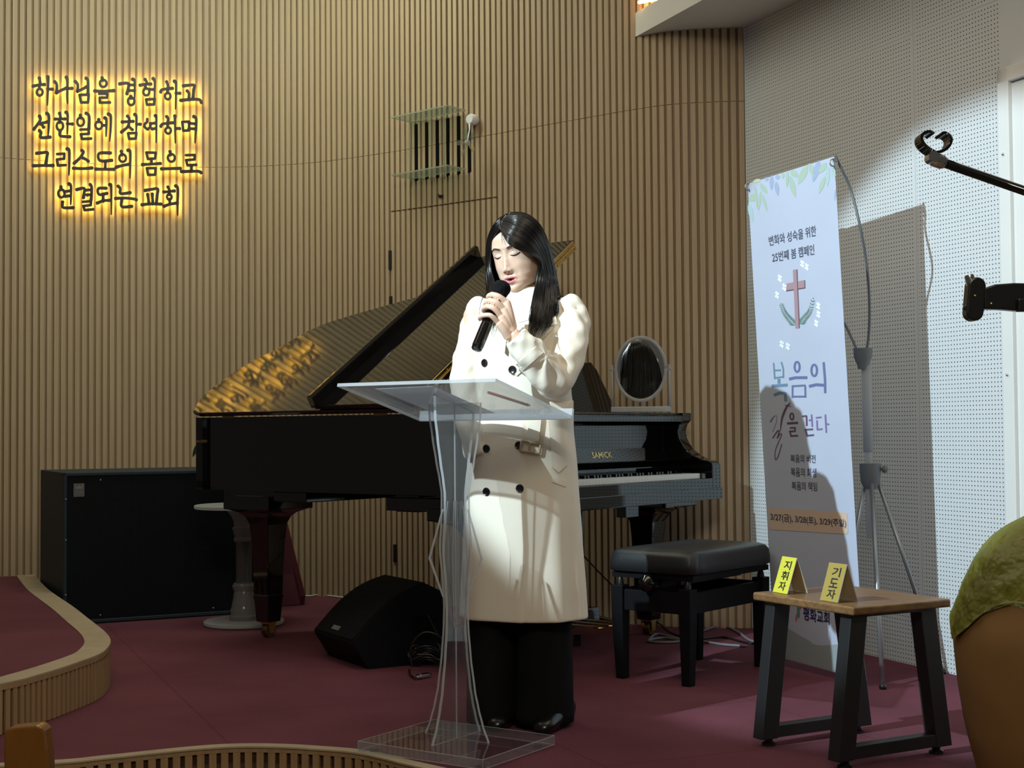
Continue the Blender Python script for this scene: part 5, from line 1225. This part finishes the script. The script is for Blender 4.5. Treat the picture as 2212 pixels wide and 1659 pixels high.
for A_ in (ARM_L, ARM_R): bm_.tube(spline(A_, 5), [.046-.024*k/20 for k in range(21)], 16)
body = bm_.build('body', 'skin'); remesh(body, .006, 3)
mm = bmesh.new(); mm.from_mesh(person.data)
for o in (hand, hand2, body): mm.from_mesh(o.data)
mats_ = [m_ for m_ in person.data.materials]
mm.to_mesh(person.data); mm.free()
person.data.polygons.foreach_set('use_smooth', [True]*len(person.data.polygons))
for o in (hand, hand2, body): bpy.data.objects.remove(o)
tag(person, 'woman in a white trench coat and black trousers speaking into a microphone behind the lectern', 'person')

# ---- face details
def facecurve(pts, off): return [H(x, fronty(x, z+EZ)-off, z+EZ) for x, z in pts]
for s in (-1, 1):
    b = MB(); cv = spline([Vector((s*x, z, 0)) for x, z in ((.0165, -.0035), (.022, -.0062), (.030, -.0078), (.038, -.0066), (.0455, -.0030), (.049, -.0008))], 5)
    p3 = facecurve([(v.x, v.y) for v in cv], .0006); b.tube(p3, [.0006+.0013*math.sin(math.pi*k/(len(p3)-1))**.7 for k in range(len(p3))], 6); b.build('eyelash', 'mouth_dark', person, smooth=True)
    b = MB(); cv = spline([Vector((s*x, z, 0)) for x, z in ((.018, .0045), (.026, .0075), (.036, .0068), (.046, .0030))], 5)
    p3 = facecurve([(v.x, v.y) for v in cv], -.0003); b.tube(p3, .0006, 5); b.build('eyelid_crease', 'brow', person, smooth=True)
    b = MB(); cv = spline([Vector((s*x, z, 0)) for x, z in ((.013, .0185), (.022, .0215), (.034, .0235), (.046, .0205), (.054, .0150))], 5)
    p3 = facecurve([(v.x, v.y) for v in cv], .0001); b.tube(p3, [.0010+.0016*math.sin(math.pi*min(1, (k+4)/(len(p3)+3)))**.8 for k in range(len(p3))], 6); b.build('eyebrow', 'brow', person, smooth=True)
    b = MB(); b.ball(H(s*.0065, fronty(s*.0065, -.0475)-.0003, -.0478), .0032, 8, sc=(1.1, .8, .5), ax=(hx, hy, hz)); b.build('nostril', 'mouth_dark', person, smooth=True)

# ---- coat
ct = MB()
CT = [(.343, .203, .150), (.42, .199, .148), (.60, .188, .143), (.80, .176, .138), (.95, .164, .130), (1.06, .158, .126), (1.16, .160, .124), (1.25, .166, .118), (1.32, .166, .105), (1.355, .150, .092), (1.385, .108, .076), (1.405, .070, .066)]
rings = []
for k in range(90):
    z = .343 + (1.405-.343)*k/89; a, d_ = lerp_table(CT, z); rr = []
    for q in range(120):
        t = 2*math.pi*q/120; cx, cy = math.cos(t), math.sin(t); e = .86
        x, y = a*math.copysign(abs(cx)**e, cx), d_*math.copysign(abs(cy)**e, cy)
        hemw = max(0, min(1, (1.0-z)/.6)); fold = hemw*(.0050*math.sin(5*t+.6)+.0042*math.sin(9*t+2.1)) + .003*math.sin(z*38+3*t)*max(0, 1-abs(z-1.02)/.12)
        k_ = 1 + fold/max(a, d_)
        if cy < 0 and x < .052 and z < 1.0: k_ += .0075/d_*min(1, (.052-x)/.002)*min(1, (1.0-z)/.05)
        rr.append(W(x*k_, y*k_+.012*(1 if z > 1.3 else 0), z))
    rings.append(rr)
ct.loft(rings)
TT = BVHTree.FromPolygons(ct.v, ct.f)
def sleeve(pts, rad):
    sp__ = spline(pts, 8); n = len(sp__); m = len(rad)-1; rs = []
    for i in range(n):
        u = i/(n-1)*m; j = min(m-1, int(u)); f_ = u-j; f_ = f_*f_*(3-2*f_); rs.append(rad[j]*(1-f_)+rad[j+1]*f_)
    t0 = (sp__[1]-sp__[0]).normalized(); nx = t0.cross(Vector((0, 1, .2))).normalized(); rg = []
    for i, p in enumerate(sp__):
        t = (sp__[min(i+1, n-1)]-sp__[max(i-1, 0)]).normalized(); nx = (nx-t*nx.dot(t)).normalized(); ny = t.cross(nx)
        rg.append([p + (nx*math.cos(a)+ny*math.sin(a))*(rs[i] + .0025*math.sin(3*a+i*.9)+.0016*math.sin(5*a-i*1.4)) for a in [2*math.pi*k/36 for k in range(36)]])
    ct.loft(rg)
SL = [P(1216, 660, 4.565), P(1237, 682, 4.545), P(1234, 745, 4.485), P(1199, 818, 4.402), P(1150, 770, 4.350), P(1113, 727, 4.331)]
sleeve(SL, [.046, .051, .052, .057, .052, .0385])
ct.ball(P(1234, 668, 4.545), .050, 20, sc=(.85, .9, 1.0)); ct.ball(P(1196, 822, 4.402), .060, 20)
SR = [P(1046, 660, 4.645), P(1030, 684, 4.64), P(1016, 750, 4.62), P(1004, 815, 4.60), P(1014, 900, 4.56), P(1032, 985, 4.54)]
sleeve(SR, [.042, .044, .045, .048, .045, .042])
ct.ball(P(1033, 668, 4.64), .044, 20, sc=(.85, .9, 1.0))
coat = ct.build('coat', 'coat_cloth', person); remesh(coat, .0048, 5)
# cloth folds at the bent elbow and shoulder, from a smooth displacement along the normals
me = coat.data; el = P(1196, 822, 4.36); sh_ = P(1236, 690, 4.50); arm2 = (P(1113, 727, 4.331)-el).normalized(); e0_ = P(1180, 772, 4.33)
nrm_ = [v.normal.copy() for v in me.vertices]; cos_ = []
for v, vn in zip(me.vertices, nrm_):
    p = v.co.copy(); d1 = (p-el).length; d2 = (p-sh_).length; o_ = 0
    d3 = p-e0_
    if d3.length < .13 and p.x > .07: o_ += .0042*math.sin(7*math.atan2(d3.z, d3.x)+.8)*math.sin(math.pi*min(1, d3.length/.13))*min(1, (p.x-.07)/.03)
    if d2 < .12: o_ += .0035*(1-d2/.12)*math.sin((p-sh_).dot(Vector((1, .3, .5)))*130)
    cos_ += list(p + vn*o_)
me.vertices.foreach_set('co', cos_); me.update()
CTREE = tree_of(coat)
def on_coat(px, py, h=0.0, tree=None):
    d_ = ray(px, py).normalized(); hit, n, i, dist = (tree or CTREE).ray_cast(CAM, d_)
    if hit is None: return P(px, py, 4.46), -d_
    return hit + n*h if n.dot(d_) < 0 else hit - n*h, (n if n.dot(d_) < 0 else -n)
def patch(b, quad, nu_, nv_, h, th, tree=None):
    top, bot = [], []
    for j in range(nv_+1):
        for i in range(nu_+1):
            u, v = i/nu_, j/nv_; a = [(quad[0][k]*(1-u)+quad[1][k]*u)*(1-v)+(quad[3][k]*(1-u)+quad[2][k]*u)*v for k in (0, 1)]
            p, n = on_coat(a[0], a[1], 0, tree); dv = -ray(a[0], a[1]).normalized()
            top.append(p+dv*(h+th)); bot.append(p+dv*h)
    q = nu_+1; fs = []; M_ = len(top)
    for j in range(nv_):
        for i in range(nu_):
            a = j*q+i; fs += [(a, a+1, a+q+1, a+q), (M_+a+q, M_+a+q+1, M_+a+1, M_+a)]
    ed = [i for i in range(q)] + [j*q+nu_ for j in range(1, nv_+1)] + [nv_*q+i for i in range(nu_-1, -1, -1)] + [j*q for j in range(nv_-1, 0, -1)]
    for a, c_ in zip(ed, ed[1:]+ed[:1]): fs.append((a, c_, M_+c_, M_+a))
    b.add(top+bot, fs)
b = MB(); patch(b, [(1050, 648), (1086, 652), (1098, 705), (1058, 702)], 8, 8, .009, .008, TT); patch(b, [(1058, 702), (1098, 705), (1090, 764), (1076, 748)], 8, 8, .009, .008, TT); b.build('lapel', 'coat_cloth', coat, smooth=False, auto=40)
b = MB(); patch(b, [(1152, 664), (1196, 660), (1204, 700), (1142, 712)], 8, 8, .002, .006, TT); patch(b, [(1138, 716), (1200, 704), (1150, 756), (1118, 762)], 8, 8, .002, .006, TT); b.build('lapel', 'coat_cloth', coat, auto=40)
# sleeve strap with its button
def strapring(c, ax_, r, w_, th):
    t = ax_.normalized(); nx = t.cross(Vector((0, 1, 0))).normalized(); ny = t.cross(nx); rg = []
    for dw, dr in ((-w_/2, 0), (-w_/2, th), (w_/2, th), (w_/2, 0)): rg.append([c + t*dw + (nx*math.cos(a)+ny*math.sin(a))*(r+dr) for a in [2*math.pi*k/48 for k in range(48)]])
    return rg
b = MB()
for sx in (0,): patch(b, [(1160, 748), (1174, 762), (1116, 812), (1101, 799)], 6, 14, .0005, .0045)
b.build('sleeve_strap', 'coat_cloth', coat, auto=40)
b = MB(); patch(b, [(1118, 694), (1135, 712), (1098, 742), (1085, 729)], 6, 8, .0003, .003); b.build('cuff', 'coat_cloth', coat, auto=40)
CT2 = BVHTree.FromPolygons([v.co.copy() for v in coat.data.vertices], [tuple(p.vertices) for p in coat.data.polygons])
for x, y in ((1047, 784), (1108, 799), (1051, 969), (1121, 962), (1051, 1062), (1123, 1055)):
    p, n = on_coat(x, y, .005 if x == 1108 else .0005); b = MB(); b.lathe(p, [(.001, 0), (.0125, 0), (.0130, .0025), (.0112, .0045), (.009, .0036), (.001, .0036)], 24, ax=n); b.build('button', 'button_black', coat, auto=40)
# hanging belt: strap, buckle, pointed end, loop at the side
b = MB(); patch(b, [(1142, 900), (1170, 900), (1164, 954), (1139, 954)], 5, 8, .006, .006); b.build('belt_strap', 'coat_cloth', coat, auto=40)
b = MB(); cs_ = [on_coat(x, y, 0)[0] - ray(x, y).normalized()*.010 for x, y in ((1127, 952), (1168, 959), (1165, 980), (1124, 974))]
lp_ = [c_ for k in range(4) for c_ in (cs_[k].lerp(cs_[(k+1) % 4], .04), cs_[k].lerp(cs_[(k+1) % 4], .96))]
b.tube(lp_+[lp_[0]], .0042, 8); b.tube([cs_[0].lerp(cs_[1], .45), cs_[3].lerp(cs_[2], .45)], .0030, 8); b.build('buckle', 'buckle', coat, auto=50)
b = MB(); patch(b, [(1184, 898), (1214, 896), (1226, 1004), (1193, 1008)], 5, 10, .005, .004); patch(b, [(1193, 1008), (1226, 1004), (1209, 1020), (1207, 1021)], 5, 3, .005, .004); b.build('belt_end', 'coat_cloth', coat, auto=40)
b = MB(); q0 = [P(1186, 868, 4.40), P(1239, 865, 4.435), P(1239, 900, 4.435), P(1200, 900, 4.40)]; b.prism(q0, Vector((0, .006, 0))); b.build('belt_loop', 'coat_cloth', coat, bevel=.002)
# slanted pocket welts
b = MB(); patch(b, [(1196, 1030), (1224, 1040), (1222, 1052), (1192, 1041)], 5, 3, .0005, .003); b.build('pocket_welt', 'coat_cloth', coat, auto=40)
# high-necked sweater
b = MB(); c1, c2 = W(.0, .0, 1.375), H(0, .012, -.118)
pts = [W(0, .018, 1.30), W(0, .012, 1.35), nb.lerp(nt_, .42), nb.lerp(nt_, .86)]
pts[3] = nb.lerp(nt_, .62); sp2 = spline(pts, 6); rs_ = [.088, .085, .080, .074, .070, .067, .065, .0635, .062, .061, .060, .0595, .059, .0585, .058, .058, .0585, .060, .058]
b.tube(sp2, rs_[:len(sp2)], 36, flat=.94); b.build('sweater', 'sweater', person, smooth=True)
b = MB()
patch(b, [(1098, 652), (1150, 652), (1146, 690), (1108, 700)], 8, 8, -.004, .006); b.build('sweater_front', 'sweater', person, auto=50)

# ---- trousers and shoes
tr = MB()
for (ax0, Y0), (ax1, Y1), s in LEGS:
    top, an = P(ax0, 1330, Y0), P(ax1, 1555, Y1); top.z = .50; rr = []
    for k in range(26):
        t = k/25; z = .62*(1-t)+.018*t; c_ = top.lerp(an, max(0, (.5-z)/.48)); hw_ = (.074 if s < 0 else .083)+.008*t; hd = .092+.012*t; rg = []
        for q in range(48):
            a = 2*math.pi*q/48; f_ = 1+.028*math.sin(5*a+s+z*4)*(.4+.6*t)+.012*math.sin(9*a-z*9); rg.append(Vector((c_.x, c_.y, z)) + wl_*(hw_*math.cos(a)*f_) + wb_*(hd*math.sin(a)*f_))
        rr.append(rg)
    tr.loft(rr)
tr.loft([ell(W(0.01, .01, z), wl_, wb_, a, .12) for z, a in ((.56, .15), (.70, .15), (.86, .14))])
tr.build('trousers', 'trouser_cloth', person, smooth=True)
for (tx, ty), s in (((1066, 1574), -1), ((1166, 1581), 1)):
    toe = F(tx, ty, .012); d_ = (-wb_*.95 - wl_*.05*s).normalized(); sdv = UP.cross(d_); b = MB(); rg = []
    for u, w_, h_ in ((0, .012, .018), (.012, .028, .032), (.04, .037, .042), (.08, .041, .055), (.13, .038, .075), (.19, .034, .085), (.235, .032, .08), (.245, .02, .05)):
        c_ = toe - d_*u; rg.append([Vector((c_.x, c_.y, 0)) + sdv*(w_*math.cos(a)) + UP*(max(0.0, .008 + h_*.5*(1+math.sin(a)) if math.sin(a) > -.6 else .002)) for a in [2*math.pi*k/24 for k in range(24)]])
    b.loft(rg); b.build('shoe', 'shoe_leather', person, smooth=True)

# ---- hair: sheets of strands laid over guide lines
GA = [[(1083,496,4.49),(1096,522,4.460),(1116,537,4.455),(1142,547,4.478),(1163,562,4.515),(1160,598,4.52),(1153,640,4.500),(1146,680,4.462),(1141,728,4.440)],
      [(1082,494,4.495),(1098,515,4.462),(1122,533,4.462),(1149,546,4.49),(1167,566,4.52),(1167,603,4.525),(1162,645,4.50),(1156,685,4.458),(1146,732,4.437)],
      [(1082,490,4.505),(1105,508,4.478),(1132,525,4.478),(1155,545,4.505),(1170,570,4.53),(1174,610,4.53),(1172,650,4.50),(1166,690,4.455),(1152,731,4.435)],
      [(1085,478,4.53),(1118,490,4.495),(1148,512,4.505),(1168,542,4.54),(1181,575,4.55),(1187,615,4.54),(1187,655,4.51),(1182,690,4.46),(1164,727,4.44)],
      [(1092,468,4.56),(1125,470,4.54),(1157,492,4.54),(1178,530,4.57),(1190,570,4.575),(1197,612,4.57),(1200,650,4.555),(1198,682,4.49),(1183,714,4.45)]]
GB = [GA[3], [(1100,462,4.58),(1135,464,4.59),(1165,488,4.60),(1184,530,4.62),(1195,575,4.63),(1204,615,4.64),(1211,640,4.66),(1216,662,4.69),(1218,700,4.72)],
      [(1105,461,4.62),(1135,464,4.66),(1160,490,4.68),(1178,535,4.69),(1188,580,4.70),(1195,620,4.71),(1198,660,4.73),(1198,700,4.74),(1195,740,4.75)]]
GC = [[(1082,494,4.505),(1070,507,4.520),(1062,528,4.545),(1059,555,4.558),(1061,585,4.552),(1068,612,4.530),(1070,645,4.500),(1069,680,4.475),(1066,705,4.470)],
      [(1082,488,4.515),(1068,502,4.53),(1059,525,4.557),(1056,555,4.57),(1056,590,4.565),(1059,625,4.54),(1060,660,4.50),(1057,690,4.49),(1053,712,4.485)],
      [(1085,472,4.54),(1067,490,4.55),(1056,520,4.59),(1052,560,4.605),(1053,600,4.60),(1055,640,4.58),(1055,670,4.56),(1051,700,4.555),(1047,722,4.55)],
      [(1095,464,4.58),(1076,478,4.62),(1061,515,4.66),(1056,560,4.67),(1056,600,4.67),(1057,640,4.68),(1057,680,4.70),(1057,710,4.72),(1058,740,4.73)]]
GD = [GC[3], [(1103,462,4.62),(1102,470,4.69),(1100,500,4.725),(1098,550,4.74),(1098,600,4.74),(1098,640,4.75),(1098,680,4.765),(1098,720,4.775),(1098,755,4.775)],
      [(1110,462,4.63),(1130,470,4.70),(1142,500,4.73),(1148,550,4.74),(1150,600,4.74),(1152,640,4.75),(1154,680,4.765),(1155,720,4.775),(1155,755,4.775)], GB[2]]
hs = MB(); rnd = random.Random(11)
HHX = hx
def guides3(gl): return [[P(*q) for q in g] for g in gl]
hc_in = H(0, .012, .015)
for gl, per, skip in ((GA, 62, 0), (GB, 52, 0), (GC, 46, 0), (GD, 26, 0)):
    g3 = guides3(gl)
    # closed inner sheet so no light shows through
    rows = []
    for g in g3: rows.append(spline(g, 4))
    fine = []
    for a, c_ in zip(rows, rows[1:]):
        for k in range(5): fine.append([p.lerp(q, k/5) for p, q in zip(a, c_)])
    fine.append(rows[-1]); L_ = len(fine[0])-5
    vs_ = [p + (hc_in-p).normalized()*.005 for row in fine for p in row[:L_]]
    hs.add(vs_, [(i*L_+j, i*L_+j+1, (i+1)*L_+j+1, (i+1)*L_+j) for i in range(len(fine)-1) for j in range(L_-1)])
    for a, c_ in zip(g3, g3[1:]):
        for k in range(per):
            u = (k+rnd.random())/per; ph, am = rnd.uniform(0, 6.28), rnd.uniform(.2, 1); trim = rnd.uniform(.84, 1.05); lift = rnd.uniform(-.001, .0045); pts = []
            for i, (p, q) in enumerate(zip(a, c_)):
                v = p.lerp(q, u); t = i/(len(a)-1)
                out = (v-hc_in).normalized()
                v = v + out*lift + Vector((math.sin(ph+t*9), .4*math.cos(ph*1.7+t*7), 0))*(.0075*am*max(0, t-.3))
                if i >= 4:
                    dd = v-CAM; h_, n_, i_, ds_ = CTREE.ray_cast(CAM, dd.normalized())
                    if h_ is not None and ds_ < dd.length+.004 and ds_ > dd.length-.12: v = CAM + dd.normalized()*(ds_-.004-.010*rnd.random())
                pts.append(v)
            if trim < 1: pts[-1] = pts[-2].lerp(pts[-1], max(.2, 1-(1-trim)*8))
            else: pts[-1] = pts[-1] + (pts[-1]-pts[-2])*(trim-1)*8
            sp3 = spline(pts, 4); n = len(sp3); r0 = rnd.uniform(.0012, .0026)
            hs.tube(sp3, [r0*(.75+.5*math.sin(math.pi*j/(n-1)))*(1 if j < n*.75 else max(.12, (n-1-j)/(n*.25))) for j in range(n)], 5)
for px in ([(1084,497,4.495),(1090,512,4.474),(1099,528,4.466)], [(1084,498,4.495),(1087,514,4.474),(1093,531,4.464)], [(1083,498,4.50),(1084,514,4.478),(1086,527,4.470)],
           [(1186,640,4.60),(1205,652,4.60),(1222,648,4.59),(1226,656,4.58)], [(1190,645,4.58),(1204,668,4.57),(1212,690,4.55)], [(1060,620,4.52),(1040,650,4.50),(1035,690,4.49),(1040,705,4.48)], [(1058,640,4.53),(1042,662,4.50),(1038,690,4.49)]):
    hs.tube(spline([P(*q) for q in px], 5), [.0012*(1-.7*k/(5*(len(px)-1))) for k in range(5*(len(px)-1)+1)], 5)
hs.build('hair', 'hair', person, smooth=True)

# ---- microphone
mic = thing('microphone', mT, 'black handheld microphone with dark cloth cap held to the mouth', 'microphone')
b = MB(); b.lathe(mT, [(.001, 0), (.012, .001), (.0165, .005), (.0172, .012), (.0172, .016), (.0180, .0165), (.0180, ml*.35), (.0165, ml*.6), (.0165, ml*.86), (.017, ml*.88), (.001, ml*.88)], 28, ax=md_); b.build('handle', 'black_lacquer', mic, auto=40)
b = MB(); b.tube([G(.10, 60, .0181), G(.52, 60, .0178)], .0006, 6); b.build('stripe', 'old_brass', mic)
b = MB(); hcp = mT + md_*ml*.99; rg = []
Xm, Ym = er, ec
for k in range(26):
    t = k/25; h_ = -.030+.058*t; r_ = .0185 + .0105*math.sin(math.pi*min(1, t*1.25)*.5) if t < .55 else .029*math.sqrt(max(.0004, 1-((t-.55)/.45)**2.4))
    rg.append([hcp + md_*h_ + (Xm*math.cos(a)+Ym*math.sin(a))*(r_ + .0011*math.sin(7*a+t*9)*(1-t)+.0007*math.sin(12*a-t*14)) for a in [2*math.pi*q/40 for q in range(40)]])
b.loft(rg); b.build('cloth_cap', 'trouser_cloth', mic, smooth=True)
